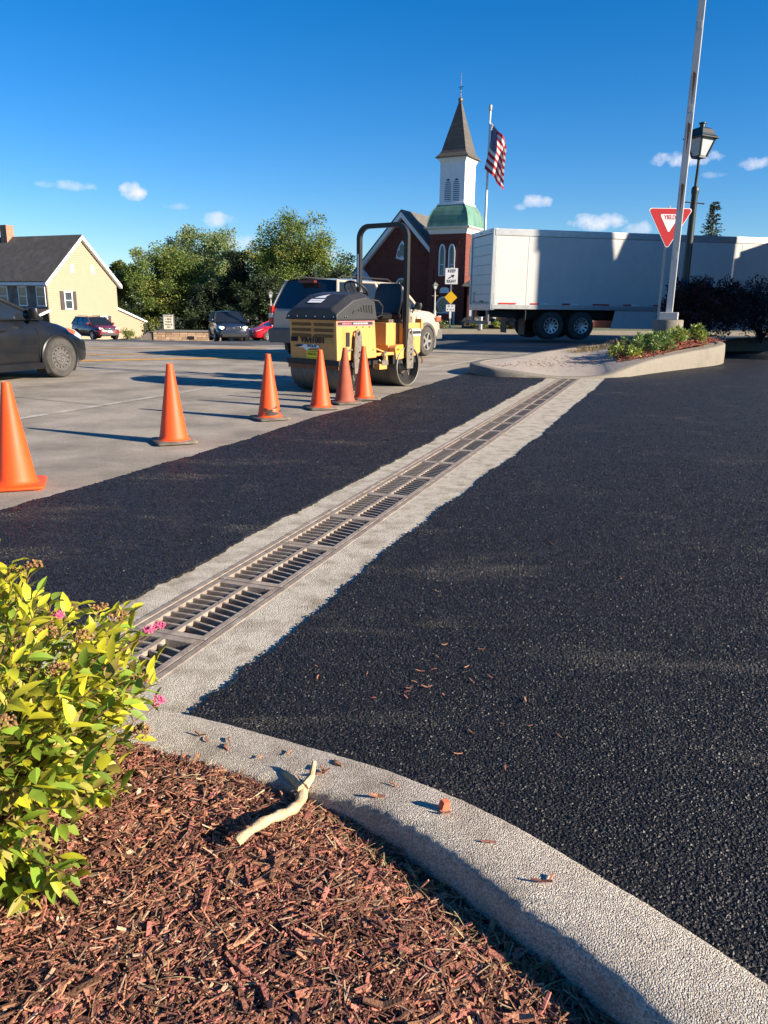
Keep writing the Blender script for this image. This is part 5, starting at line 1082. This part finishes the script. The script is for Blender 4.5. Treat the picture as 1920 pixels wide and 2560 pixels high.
m.bx(-1.5, 1.5, -.05, .02, 7.7, 7.85); m.build('corbel', mBrick, tw)
for x_ in (-.48, .48): gothic(tw, x_, -.01, .27, 4.55, 6.55, .75)
m = MB(); m.prism([(-.62, 2.98), (.62 - .3, 2.98), (.32, 3.35), (.1, 3.5), (-.4, 3.5), (-.62, 3.35)], 'y', -.05, .0); m.build('plaque', mWhiteTrim, tw)
m = MB(); m.prism([(x_ - .1, z_) for x_, z_ in arch_pts(1.08, 0, 1.15, 1.55)], 'y', -.09, -.02); d_ = m.build('door_surround', mWhiteTrim, tw)
m = MB(); m.prism([(x_ - .1, z_) for x_, z_ in arch_pts(.90, .1, 1.25, 1.3)], 'y', -.12, -.08); m.build('door_tracery_glass', mGlassB, d_)
m = MB(); m.bx(-1.0, .8, -.15, -.10, .0, 1.12); m.build('door', pm('door_red', (.17, .015, .014), .5, var=.1), d_)
m = MB()
for x_ in (-.55, .0, .35): m.tube([(-.1, -.14, 1.2), (x_, -.14, 1.9), (x_ * .4, -.14, 2.4)], .035, 4)
m.bx(-1.0, .8, -.16, -.12, 1.12, 1.25); m.tube([(-.75, -.14, 1.9), (-.4, -.14, 1.25), (-.1, -.14, 2.0), (.2, -.14, 1.25), (.55, -.14, 1.9)], .035, 4); m.build('tracery', mWhiteTrim, d_)
for y_ in (1.3, 2.3):
    m = MB(); m.prism([(y_ + a, b) for a, b in arch_pts(.27, 4.55, 6.55, .75)], 'x', 1.80, 1.86); m.build('window', mGlassB, tw)
m = MB(); m.bx(1.8, 1.88, 1.2, 2.5, 0, 2.8); m.build('side_door', mWhiteTrim, tw)
m = MB(); m.sq([(8.25, 1.86), (8.45, 1.95), (8.62, 2.02), (8.78, 2.28), (8.86, 2.3)], 0, 1.82); m.build('cornice', mWhiteTrim, ch)
m = MB(); m.sq([(8.86, 2.02), (9.15, 2.02), (9.5, 1.97), (9.9, 1.86), (10.3, 1.68), (10.6, 1.5), (10.82, 1.33)], 0, 1.82); m.build('copper_base', mVerd, ch)
m = MB()
for sx_ in (-1, 1):
    for sy_ in (-1, 1): m.tube([(sx_ * h_, 1.82 + sy_ * h_, z_) for z_, h_ in ((8.86, 2.02), (9.5, 1.97), (9.9, 1.86), (10.3, 1.68), (10.82, 1.33))], .05, 5)
m.build('copper_seam', mVerd, ch)
m = MB(); m.sq([(10.82, 1.36), (10.95, 1.36), (10.96, 1.22), (14.3, 1.22), (14.5, 1.27), (14.75, 1.40), (14.85, 1.42)], 0, 1.82); bf = m.build('belfry', mWhiteTrim, ch)
for fc in range(4):
    Mr = Matrix.Translation((0, 1.82, 0)) @ Matrix.Rotation(fc * pi / 2, 4, 'Z')
    for sx_ in (-1, 1):
        m = MB(); m.add([(sx_ * 1.12 - .1, -1.245, 11.0), (sx_ * 1.12 + .1, -1.245, 11.0), (sx_ * 1.12 + .1, -1.245, 14.3), (sx_ * 1.12 - .1, -1.245, 14.3), (sx_ * 1.12 - .1, -1.2, 11.0), (sx_ * 1.12 + .1, -1.2, 11.0), (sx_ * 1.12 + .1, -1.2, 14.3), (sx_ * 1.12 - .1, -1.2, 14.3)], [(0, 1, 2, 3), (0, 3, 7, 4), (1, 2, 6, 5)], Mr); m.build('corner_board', mWhiteTrim, bf)
        lv = MB(); P_ = arch_pts(.36, 11.1, 12.35, .75); pts = [(sx_ * .42 + a, b) for a, b in P_]
        lv.add([(a, -1.222, b) for a, b in pts], [tuple(range(len(pts)))], Mr); w2 = lv.build('louvre_opening', mBlackIn, bf)
        ft = MB(); ft.tube([Mr @ Vector((a, -1.23, b)) for a, b in pts + [pts[0]]], .045, 4); ft.build('frame', mWhiteTrim, w2)
        for i in range(11):
            z_ = 11.15 + i * .165; hw_ = .33 if z_ < 12.35 else .33 * sqrt(max(.03, 1 - ((z_ - 12.35) / .75) ** 2))
            s_ = MB(); s_.add([(sx_ * .42 - hw_, -1.225, z_ + .11), (sx_ * .42 + hw_, -1.225, z_ + .11), (sx_ * .42 + hw_, -1.275, z_), (sx_ * .42 - hw_, -1.275, z_)], [(0, 1, 2, 3)], Mr); s_.build('louvre', mWhiteTrim, w2)
    m = MB(); m.tube([Mr @ Vector((.40 * cos(a_), -1.225, 13.75 + .40 * sin(a_))) for a_ in lin(0, 2 * pi, 25)], .035, 4, cap=False); m.build('roundel', mWhiteTrim, bf)
m = MB(); m.sq([(14.85, 1.62), (14.95, 1.58), (15.25, 1.30), (15.5, 1.18), (16.5, .93), (18.0, .53), (19.5, .15), (19.62, .11)], 0, 1.82)
m.build('spire', pm('spire_shingle', (.075, .067, .060), .8, var=.2, scale=3, stretch=(.6, .6, 9), c2=(.12, .105, .085), c2f=(.5, .7), c2s=1.), ch)
m = MB(); m.lathe([(0, 19.55), (.1, 19.6), (.2, 19.72), (.22, 19.85), (.17, 19.98), (.05, 20.05), (.03, 20.6), (.015, 22.1), (0, 22.1)], 14, Matrix.Translation((0, 1.82, 0))); m.build('finial_ball', pm('dull_brass', (.16, .13, .09), .5, .5), ch, smooth=50)
m = MB(); m.tube([(-.25, 1.82, 20.9), (.3, 1.82, 20.9)], .02, 4); m.tube([(-.12, 1.82, 20.75), (0, 1.82, 21.0), (.15, 1.82, 20.8), (.02, 1.82, 20.65), (-.12, 1.82, 20.75)], .018, 4); m.lathe([(0, -.06), (.06, 0), (0, .06)], 8, Matrix.Translation((0, 1.82, 20.45))); m.build('weather_vane', mBlack, ch)
# nave
GX = -5.3; GH = 10.3; GS = 1.06; GL_ = -10.7; GR_ = .6
m = MB(); m.prism([(GL_, 0), (GR_, 0), (GR_, GH - (GR_ - GX) * GS), (GX, GH), (GL_, GH - (GX - GL_) * GS)], 'y', 1.2, 21); nv = m.build('nave', mBrick, ch)
m = MB()
for sg, xe in ((-1, GL_), (1, GR_)):
    ze = GH - abs(xe - GX) * GS; xo = xe + sg * .35; zo = ze - .35 * GS
    m.add([(GX, .75, GH + .38), (xo, .75, zo + .38), (xo, 21.3, zo + .38), (GX, 21.3, GH + .38), (GX, .75, GH + .14), (xo, .75, zo + .14), (xo, 21.3, zo + .14), (GX, 21.3, GH + .14)], [(0, 1, 2, 3), (4, 5, 6, 7), (0, 1, 5, 4), (2, 3, 7, 6), (1, 2, 6, 5)])
m.build('roof', mSlate, ch)
m = MB()
for sg, xe in ((-1, GL_), (1, -1.82)):
    xo = xe + (sg * .35 if sg < 0 else 0); zo = GH - abs(xo - GX) * GS
    m.add([(GX, .72, GH + .16), (xo, .72, zo + .16), (xo, .72, zo - .30), (GX, .72, GH - .34), (GX, 1.22, GH + .16), (xo, 1.22, zo + .16), (xo, 1.22, zo - .30), (GX, 1.22, GH - .34)], [(0, 1, 2, 3), (3, 2, 6, 7), (0, 1, 5, 4)])
m.build('bargeboard', mWhiteTrim, ch)
m = MB()
for i in range(7):
    for sg in (-1, 1):
        x_ = GX + sg * (.55 + i * .62)
        if x_ < -1.9: m = MB(); m.bx(x_ - .06, x_ + .06, 1.12, 1.21, GH - abs(x_ - GX) * GS - 1.35, GH - abs(x_ - GX) * GS - .75); m.build('corbel', mBrick, nv)
m = MB(); m.prism([(GX + a, b) for a, b in [(-.68, 6.25), (0, 6.05), (.68, 6.25), (.55, 6.9), (.3, 7.5), (0, 7.9), (-.3, 7.5), (-.55, 6.9)]], 'y', 1.13, 1.21); w3 = m.build('window', mWhiteTrim, nv)
m = MB()
for a0 in (90, 210, 330): m.prism([(GX + .30 * cos(R(a0)) + .27 * cos(R(a_)), 6.85 + .36 * sin(R(a0)) + .36 * sin(R(a_))) for a_ in range(0, 360, 40)], 'y', 1.115 + a0 * 1e-5, 1.14)
m.build('pane', mGlassB, w3)
gothic(nv, GX, 1.19, .78, 1.2, 3.0, 1.35, mull=3); gothic(nv, GX - 3.4, 1.19, .5, 1.2, 2.6, .8, mull=2)
m = MB(); m.prism([(-10.9, 0), (-8.3, 0), (-8.3, 3.6), (-9.6, 5.0), (-10.9, 3.6)], 'y', .2, 1.3); pv = m.build('side_porch', mBrick, ch)
m = MB()
for sg in (-1, 1): m.add([(-9.6, .05, 5.25), (-9.6 + sg * 1.55, .05, 3.6), (-9.6 + sg * 1.55, .05, 3.35), (-9.6, .05, 4.95), (-9.6, 1.4, 5.25), (-9.6 + sg * 1.55, 1.4, 3.6)], [(0, 1, 2, 3), (0, 1, 5, 4)])
m.build('porch_bargeboard', mWhiteTrim, pv)
m = MB(); m.prism([(-8.9 - .8, 0), (-8.9 + .0, 0), (-8.9, 2.2), (-9.3, 2.8), (-9.7, 2.2)], 'y', .15, .21); m.build('porch_door', mWhiteTrim, pv)
# low brick parish building behind the trailer
pb = thing('brick_building', 'low red brick building with white columns glimpsed under the trailer', 'building', (12.5, 70, -.3), R(-12))
m = MB(); m.bx(-5.5, 9, 0, 9, 0, 3.3); m.build('wall', mBrick, pb)
m = MB(); m.prism([(-5.9, 3.3), (9.4, 3.3), (9.4, 3.45), (8, 4.3), (-4.5, 4.3), (-5.9, 3.45)], 'y', -.4, 9.4); m.build('roof', mSlate, pb)
for i in range(7):
    m = MB(); m.bx(-5.2 + i * 2.1, -4.95 + i * 2.1, -.35, -.1, 0, 3.3); m.build('column', mWhiteTrim, pb)
    m = MB(); m.bx(-4.5 + i * 2.1, -3.6 + i * 2.1, -.03, .05, .8, 2.4); w4 = m.build('window', mGlassB, pb); m = MB(); m.bx(-4.56 + i * 2.1, -3.54 + i * 2.1, -.05, -.02, 2.4, 2.5); m.bx(-4.56 + i * 2.1, -3.54 + i * 2.1, -.05, -.02, .7, .8); m.build('frame', mWhiteTrim, w4)

# ------------------------------------------------------------------ flag
t = thing('flagpole', 'slim silver flagpole rising beside the church tower', 'flagpole', (4.52, 38, .2), 0)
m = MB(); m.tube([(0, 0, 0), (0, 0, 9.6)], [.085, .045], 12); m.build('shaft', pm('pole_alu', (.55, .55, .55), .35, .6, var=.05), t, smooth=60)
m = MB(); m.lathe([(.06, 9.55), (.085, 9.6), (.085, 9.78), (0, 9.82)], 12); m.build('truck', mAlu, t, smooth=40)
NU, NV = 36, 26; m = MB()
def fpos(u, v):
    x = .06 + .02 * 0 + .78 * u ** 1.05 * (1 - .12 * v) - .28 * max(0, v - .45) * (1 - u) * 1.4; z = 9.30 - 1.95 * v * (1 - .05 * u) - .80 * u - .25 * u * u
    yw = .20 * sin(u * 9 + v * 2.2) * (.25 + u) + .10 * sin(u * 17 - v * 3) * u
    return (4.52 + x + .08 * sin(u * 9 + 1.2 + v * 2) * u, 38 - .10 + yw - .15 * u, z)
vs = [fpos(i / NU, j / NV) for j in range(NV + 1) for i in range(NU + 1)]
for j in range(NV):
    for i in range(NU):
        st_ = j // 2; mi = 2 if (st_ < 7 and i / NU < .4) else (0 if st_ % 2 == 0 else 1); m.f.append((j * (NU + 1) + i, j * (NU + 1) + i + 1, (j + 1) * (NU + 1) + i + 1, (j + 1) * (NU + 1) + i)); m.m.append(mi)
m.v = vs
fl = m.build('flag', [pm('flag_red', (.42, .02, .03), .8, var=.05, trans=.25), pm('flag_white', (.72, .70, .68), .8, var=.03, trans=.25), pm('flag_blue', (.02, .03, .12), .8, var=.05, trans=.2)], smooth=60)
tag(fl, 'drooping American flag with red and white stripes on the silver pole', 'flag')
m = MB()
for r_ in range(9):
    for c_ in range(6 if r_ % 2 == 0 else 5):
        u = .4 * (c_ + (.5 if r_ % 2 == 0 else 1.0)) / 6; v = (7 / 13) * (r_ + .5) / 9; p = Vector(fpos(u, v)); dx = Vector(fpos(u + .02, v)) - p; dv = Vector(fpos(u, v + .02)) - p; dx.normalize(); dv.normalize(); nn = dx.cross(dv).normalized()
        for sg in (1, -1):
            c = p + nn * .008 * sg; o_ = len(m.v); m.v += [tuple(c + (dx * cos(k_ * pi / 5 - pi / 2) + dv * sin(k_ * pi / 5 - pi / 2)) * (.045 if k_ % 2 == 0 else .019)) for k_ in range(10)]; m.f.append(tuple(range(o_, o_ + 10))); m.m.append(0)
m.build('stars', MATS['flag_white'], fl)

# ------------------------------------------------------------------ house on the left
mSiding = pm('tan_siding', (.335, .262, .18), .6, var=.04, scale=2); mShingle = pm('roof_shingle', (.06, .056, .052), .9, var=.25, scale=2, c2=(.09, .085, .08), c2f=(.5, .7), c2s=.5, bump=.3, bscale=20); mStone = pm('field_stone', (.22, .18, .15), .9, var=.4, scale=3, c2=(.12, .10, .09), c2f=(.4, .6), c2s=2, bump=.4, bscale=8)
ga = atan2(.907, .42)
hs_ = thing('house', 'tan sided two-storey house with dark gable roof and white trim', 'house', (-28.5, 67, -2.1), ga)
# local x along gable wall (receding), local y to the left: the gable wall is the plane y=0, body in +y
HW = 8.0; EV = 5.05; PK = 8.75; HL = 13.
m = MB(); m.prism([(0, 0), (HW, 0), (HW, EV), (HW / 2, PK), (0, EV)], 'y', .05, HL); m.build('wall', mSiding, hs_)
sd2 = MB(); nb = 46
for i in range(nb):
    z0 = i * PK / nb; z1 = (i + 1) * PK / nb
    if z1 <= EV: a0, a1 = 0, HW
    else: k_ = (z1 - EV) / (PK - EV); a0, a1 = HW / 2 * k_, HW - HW / 2 * k_
    if a1 - a0 < .1: continue
    sd2.add([(a0, .045, z1), (a1, .045, z1), (a1, .018, z0), (a0, .018, z0), (a0, .05, z0), (a1, .05, z0)], [(0, 1, 2, 3), (3, 2, 5, 4)])
stuff(sd2.build('siding_boards', mSiding, hs_))
m = MB(); m.bx(-.06, .06, .06, HL, 0, EV); m.build('stone_front', mStone, hs_)
m = MB()
for sg in (0, 1):
    x_e = -.35 if sg == 0 else HW + .35; z_e = EV - .35 * (PK - EV) / (HW / 2)
    m.add([(HW / 2, -.30, PK + .22), (x_e, -.30, z_e + .22), (x_e, HL + .3, z_e + .22), (HW / 2, HL + .3, PK + .22), (HW / 2, -.30, PK + .06), (x_e, -.30, z_e + .06), (x_e, HL + .3, z_e + .06), (HW / 2, HL + .3, PK + .06)], [(0, 1, 2, 3), (7, 6, 5, 4), (0, 1, 5, 4), (1, 2, 6, 5), (2, 3, 7, 6)])
rf = m.build('roof', mShingle, hs_)
m = MB()
for sg in (0, 1):
    x_e = -.37 if sg == 0 else HW + .37; z_e = EV - .37 * (PK - EV) / (HW / 2)
    m.add([(HW / 2, -.33, PK + .16), (x_e, -.33, z_e + .16), (x_e, -.33, z_e - .16), (HW / 2, -.33, PK - .16), (HW / 2, .03, PK - .16), (x_e, .03, z_e - .16)], [(0, 1, 2, 3), (3, 2, 5, 4)])
m.build('bargeboard', mWhiteTrim, hs_)
m = MB(); m.bx(-.42, -.30, -.32, HL, EV - .42, EV - .20); m.bx(-.30, .0, -.02, HL, EV - .45, EV - .38); m.build('gutter', mWhiteTrim, hs_)
m = MB(); m.bx(3.4, 4.2, 8.2, 9.0, PK - .8, PK + 1.2); m.build('chimney', pm('chimney_brick', (.33, .17, .11), .9, var=.3, scale=6), rf)
def sash(par, M_, w_, h_, shut=True):
    a = MB(); a.add([(-w_, 0, 0), (w_, 0, 0), (w_, 0, h_), (-w_, 0, h_)], [(0, 1, 2, 3)], M_); g = a.build('window', mGlassB, par)
    a = MB()
    for x0_, x1_, z0_, z1_ in ((-w_ - .1, -w_, -.1, h_ + .1), (w_, w_ + .1, -.1, h_ + .1), (-w_, w_, h_, h_ + .1), (-w_, w_, -.1, 0), (-w_, w_, h_ / 2 - .03, h_ / 2 + .03)):
        a.add([(x0_, -.04, z0_), (x1_, -.04, z0_), (x1_, -.04, z1_), (x0_, -.04, z1_), (x0_, .03, z0_), (x1_, .03, z0_), (x1_, .03, z1_), (x0_, .03, z1_)], [(0, 1, 2, 3), (0, 1, 5, 4), (1, 2, 6, 5), (2, 3, 7, 6), (3, 0, 4, 7)], M_)
    a.build('frame', mWhiteTrim, g)
    if shut:
        for sg in (-1, 1):
            a = MB(); a.add([(sg * (w_ + .12), -.035, -.1), (sg * (w_ + .52), -.035, -.1), (sg * (w_ + .52), -.035, h_ + .1), (sg * (w_ + .12), -.035, h_ + .1), (sg * (w_ + .12), .02, -.1), (sg * (w_ + .52), .02, -.1), (sg * (w_ + .52), .02, h_ + .1), (sg * (w_ + .12), .02, h_ + .1)], [(0, 1, 2, 3), (0, 1, 5, 4), (1, 2, 6, 5), (2, 3, 7, 6), (3, 0, 4, 7)], M_); a.build('shutter', pm('shutter_brown', (.05, .042, .038), .6, var=.1), par)
sash(hs_, Matrix.Translation((2.15, .0, 2.75)), .36, 1.35)
sash(hs_, Matrix.Translation((6.1, .0, .75)), .36, 1.25)
for x_ in (2.85, 5.2): m = MB(); m.bx(x_ - .18, x_ + .18, -.0, .06, 5.75, 6.45); m.build('attic_vent', mWhiteTrim, hs_)
Mf = Matrix.Rotation(R(-90), 4, 'Z')
for y_ in (.75, 2.9, 5.2, 7.5): sash(hs_, Matrix.Translation((-.07, y_, 3.0)) @ Mf, .42, 1.45, False)
# porch roof on the stone front
m = MB(); m.prism([(0, 2.75), (-2.6, 1.85), (-2.6, 1.72), (0, 2.6)], 'y', -.05, HL); m.build('porch_roof', pm('metal_roof_brown', (.09, .065, .05), .5, .2, var=.15, scale=4, stretch=(1, 12, 1)), hs_)
m = MB(); m.prism([(.05, 2.70), (-2.65, 1.78), (-2.65, 1.62), (.05, 2.5)], 'y', -.12, -.052); m.build('porch_bargeboard', mWhiteTrim, hs_)
for y_ in (.1, 3.5, 7): m = MB(); m.bx(-2.5, -2.36, y_, y_ + .14, 0, 1.75); m.build('porch_post', mWhiteTrim, hs_)
# lean-to
m = MB(); m.prism([(HW, 0), (HW + 3.6, 0), (HW + 3.6, 1.55), (HW, 2.75)], 'y', .25, 7); m.build('lean_to', mSiding, hs_)
m = MB(); m.prism([(HW - .05, 2.9), (HW + 3.9, 1.58), (HW + 3.9, 1.42), (HW - .05, 2.72)], 'y', .05, 7.1); m.build('lean_to_roof', mWhiteTrim, hs_)

# ------------------------------------------------------------------ stone wall with letter board
sw = thing('stone_wall', 'low tan stone planter wall with a sloped end', 'wall', (-16.3, 55, tz(-14, 55) - .1), R(2))
m = MB(); m.prism([(0, 0), (4.25, 0), (4.25, .66), (0, .66)], 'y', .06, 2.6); m.build('wall_core', mStone, sw)
mBlk = pm('tan_block', (.40, .27, .17), .9, var=.15, scale=3, island=.3, bump=.4, bscale=10)
bl = []
for L_ in (.30, .42, .55): a = MB(); a.box((0, 0, 0), (L_ - .02, .12, .145)); bl.append((L_, a.mesh('stone', mBlk, bevel=.015)))
for r_ in range(4):
    x = 0.0
    while x < 4.2:
        L_, me = random.choice(bl)
        if x + L_ > 4.3: break
        o = ob('stone', me, sw); o.location = (x + L_ / 2, ru(-.01, .01), .08 + r_ * .16); x += L_
m = MB(); m.bx(-.06, 4.3, -.10, 2.65, .665, .73); m.build('coping', mKerbFar, sw, bevel=.01)
m = MB(); m.prism([(-1.35, 0), (-.02, 0), (-.02, .66), (-.35, .66)], 'y', .02, 2.5); m.build('sloped_end', mStone, sw)
m = MB(); m.bx(2.38, 2.85, -.075, -.05, .16, .40); m.build('recess', mBlackIn, sw)
lb = thing('letter_board', 'white changeable letter sign board standing on the stone wall', 'sign', (-15.35, 55.6, tz(-14, 55) + .62), R(2))
m = MB(); m.bx(-.39, .39, 0, .12, .05, 1.14); m.build('frame', pm('board_frame', (.16, .17, .15), .5, .4), lb, bevel=.02)
m = MB(); m.bx(-.33, .33, -.008, -.001, .12, 1.07); pn = m.build('panel', pm('board_cream', (.72, .66, .50), .5, var=.03), lb)
for i, s_ in enumerate(('IF GOD HAD', 'A  FRIDGE', 'YOUR PIC', 'WOULD BE', 'ON IT')): text('lettering', s_, .165, mText, pn, plane_M((0, -.012, .98 - i * .185), (1, 0, 0), (0, 0, 1)), sx=.62, bold=.004)
for x_ in (-.3, .3): m = MB(); m.bx(x_ - .03, x_ + .03, .03, .09, -.05, .06); m.build('foot', mSteel, lb)

# ------------------------------------------------------------------ far street lamps
def far_lamp(x, y, z, h, label, rz=0.):
    t = thing('street_lamp', label, 'street lamp', (x, y, z), rz)
    m = MB(); m.lathe([(.13, 0), (.13, .9), (.075, 1.0), (.055, h - .75), (.03, h - .7), (.03, h - .5)], 12); m.tube([(-.25, 0, h - 1.0), (.25, 0, h - 1.0)], .015, 5); m.build('post', pm('post_tan', (.34, .30, .25), .6, var=.1), t, smooth=40)
    lantern_head(t, h - .52, .52, pm('lamp_bronze', (.14, .13, .10), .6, var=.2), mLampPane)
far_lamp(-9.05, 62, tz(-9.05, 62), 3.85, 'pale street lamp standing in front of the dark trees', R(15))
far_lamp(3.72, 62, 0., 3.05, 'tan street lamp in front of the church tower door', R(15))

# ------------------------------------------------------------------ trees
mBark = pm('bark', (.085, .065, .05), .95, var=.3, scale=8, bump=.8, bscale=20, stretch=(1, 1, .2))
def tree(name, label, x, y, h, rx_, rz_, n, mats, ls=.30, cz=None, ncl=90, trunk=.25, droop=.0, seed=1, ry_=None):
    random.seed(seed); z0 = tz(x, y) - .1; t = thing(name, label, 'tree', (x, y, z0), 0)
    cz = cz if cz is not None else h - rz_; ry_ = ry_ or rx_; tr = MB(); ms = [MB() for _ in mats]; cl_ = []
    tr.tube([(0, 0, 0), (.1, .05, h * .25), (-.05, .1, h * .5), (.05, 0, h * .8)], [trunk, trunk * .8, trunk * .55, trunk * .15], 9)
    for i in range(ncl):
        d = Vector((random.gauss(0, 1), random.gauss(0, 1), random.gauss(.1, 1))).normalized(); r_ = rnd() ** .45
        k_ = 1 + .22 * fbm(d.x * 1.7 + seed * 9, d.y * 1.7, d.z * 1.7); p = Vector((d.x * rx_ * r_ * k_, d.y * ry_ * r_ * k_, cz + d.z * rz_ * r_ * k_))
        cl_.append((p, ru(.16, .30) * min(rx_, rz_) * (1.15 - .4 * r_)))
        if i % 3 == 0: zz = min(h * .7, max(h * .2, p.z * .6)); tr.tube([(0, 0, zz), (p.x * .5, p.y * .5, (zz + p.z) / 2 + .2), tuple(p)], [trunk * .35, trunk * .2, trunk * .06], 5)
    tr.build('trunk', mBark, t, smooth=True)
    for p, r_ in cl_:
        mi = random.randrange(len(mats))
        for i in range(n // ncl):
            d = Vector((random.gauss(0, 1), random.gauss(0, 1), random.gauss(0, .85))); d = d.normalized() * r_ * rnd() ** .5; L = ls * ru(.6, 1.35); q_ = p + d
            dr = Vector((d.x, d.y, d.z * .5 + ru(-.3, .5) * r_ - droop * r_)); X = Matrix.Translation(q_) @ orient(dr + Vector((random.gauss(0, .4), random.gauss(0, .4), random.gauss(0, .3))) * r_, ru(-1, 1))
            ms[mi if rnd() < .75 else random.randrange(len(mats))].add([(0, 0, 0), (L * .45, -L * .3, .02), (L, 0, -L * .15), (L * .45, L * .3, .02)], [(0, 1, 2, 3)], X)
    for q_, mt in zip(ms, mats): stuff(q_.build('crown', mt, t))
    return t
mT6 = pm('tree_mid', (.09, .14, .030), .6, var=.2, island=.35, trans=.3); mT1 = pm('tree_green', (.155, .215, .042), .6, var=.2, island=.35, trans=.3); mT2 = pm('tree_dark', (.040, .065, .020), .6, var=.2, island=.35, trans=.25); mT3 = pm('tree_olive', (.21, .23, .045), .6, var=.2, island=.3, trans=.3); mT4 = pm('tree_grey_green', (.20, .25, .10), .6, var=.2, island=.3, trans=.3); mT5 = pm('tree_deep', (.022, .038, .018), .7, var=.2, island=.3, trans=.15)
tree('willow_tree', 'tall feathery grey-green tree rising behind the bushy one', -21.2, 92, 12.9, 5.6, 6.3, 42000, [mT4, mT1, mT4], ls=.25, ncl=190, droop=.5, seed=11)
tree('bushy_tree', 'broad bushy green tree beside the tan house', -22.6, 82, 8.7, 4.6, 4.3, 42000, [mT1, mT3, mT1, mT6], ls=.22, ncl=170, seed=12, cz=4.7)
tree('maple_tree', 'large dense maple tree between the road and the church', -9.4, 80, 12.0, 5.3, 5.6, 52000, [mT1, mT6, mT3, mT1], ls=.23, ncl=220, seed=13)
tree('dark_tree', 'dark tree standing left of the maple', -14.4, 79, 9.4, 2.6, 4.9, 18000, [mT5, mT2, mT5], ls=.23, ncl=100, seed=14)
tree('small_tree', 'thin pale tree showing behind the right eave of the house', -28.0, 84, 8.3, 1.9, 2.4, 14000, [mT4, mT3], ls=.3, ncl=36, seed=15)
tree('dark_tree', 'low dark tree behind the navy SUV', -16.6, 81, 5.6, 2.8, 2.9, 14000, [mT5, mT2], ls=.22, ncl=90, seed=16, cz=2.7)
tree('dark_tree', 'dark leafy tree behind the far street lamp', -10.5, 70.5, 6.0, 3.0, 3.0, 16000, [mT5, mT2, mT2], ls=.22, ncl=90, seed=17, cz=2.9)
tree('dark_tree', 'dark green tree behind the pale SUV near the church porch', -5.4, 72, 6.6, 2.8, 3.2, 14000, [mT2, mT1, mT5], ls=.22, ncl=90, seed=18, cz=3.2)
tree('small_tree', 'green tree crown just left of the church gable', -5.6, 95, 9.2, 3.0, 3.6, 10000, [mT1, mT3], ls=.25, ncl=70, seed=19)
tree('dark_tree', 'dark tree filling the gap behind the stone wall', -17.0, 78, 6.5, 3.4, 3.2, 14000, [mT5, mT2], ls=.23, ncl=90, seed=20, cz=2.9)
bush('round_bush', 'small clipped round bush at the corner of the tan house', 'shrub', (-21.2, 64.5, tz(-21, 64) + .45), (.55, .5, .38), 900, .12, [mT3, mT1], zb=tz(-21, 64))
random.seed(31)
ev = thing('evergreen_tree', 'pointed evergreen showing above the trailer roof', 'tree', (27.8, 70, 0))
m = MB(); m.tube([(0, 0, 0), (0, 0, 10.0)], [.25, .03], 8); m.build('trunk', mBark, ev)
m = MB(); mEv = pm('spruce', (.06, .085, .05), .7, var=.25, island=.4)
for i in range(420):
    u = rnd() ** .7; z = 10.1 - 7.2 * u; L = (.25 + 2.0 * u) * ru(.65, 1.1); a = ru(0, 6.28); p0 = Vector((0, 0, z)); d = Vector((cos(a), sin(a), ru(-.05, .25)))
    for j in range(16):
        v = ru(.15, 1.); p = p0 + d * L * v + Vector((0, 0, -.22 * L * v * v + .12 * v)); l_ = ru(.12, .28); m.add([(0, 0, 0), (l_ * .5, -.05, 0), (l_, 0, -.04), (l_ * .5, .05, 0)], [(0, 1, 2, 3)], Matrix.Translation(p) @ orient(d + Vector((random.gauss(0, .6), random.gauss(0, .6), random.gauss(.1, .5))), ru(-1, 1)))
stuff(m.build('crown', mEv, ev))

# ------------------------------------------------------------------ invented, unseen building at right, added to shade the far road and trailer
sb = thing('shadow_caster', 'added unseen brick block, stepped and notched to shade the trailer and far road', 'building', (14.6, 18.4, 0), atan2(.917, .40))
# local x runs away along the shadow's width, +y toward the lot... body on -y side
m = MB(); m.bx(0, 6.19, -6, 0, 0, 5.7); m.build('wing_wall', mBrick, sb)
m = MB(); m.prism([(-.3, 5.7), (6.19, 5.7), (6.19, 5.9), (-.3, 5.9)], 'y', -6.3, .1); m.build('wing_roof', mSlate, sb)
m = MB(); m.prism([(6.2, 0), (10.8, 0), (10.8, 10.0), (8.75, 10.0), (7.95, 7.0), (7.62, 10.2), (6.2, 10.2)], 'y', -5, 0); m.build('wall', mBrick, sb)  # made-up outline: the notch leaves a lit gap in the trailer's shadow
m = MB(); m.bx(6.12, 7.66, -5.1, .1, 10.2, 10.45); m.bx(8.72, 10.9, -5.1, .1, 10.0, 10.3); m.build('parapet', mSlate, sb)
m = MB(); m.bx(10.81, 11.95, -5, 0, 0, 5.6); m.build('wing_wall', mBrick, sb)
m = MB(); m.bx(10.92, 12.1, -5.1, .1, 5.6, 5.75); m.build('wing_roof', mSlate, sb)
for i in range(3):
    for z_ in (1.0, 4.6): sash(sb, Matrix.Translation((7.3 + i * 1.5, .02, z_)) @ Matrix.Rotation(pi, 4, 'Z'), .4, 1.5, False)
for i in range(4): sash(sb, Matrix.Translation((.8 + i * 1.4, .02, 1.2)) @ Matrix.Rotation(pi, 4, 'Z'), .45, 1.6, False)
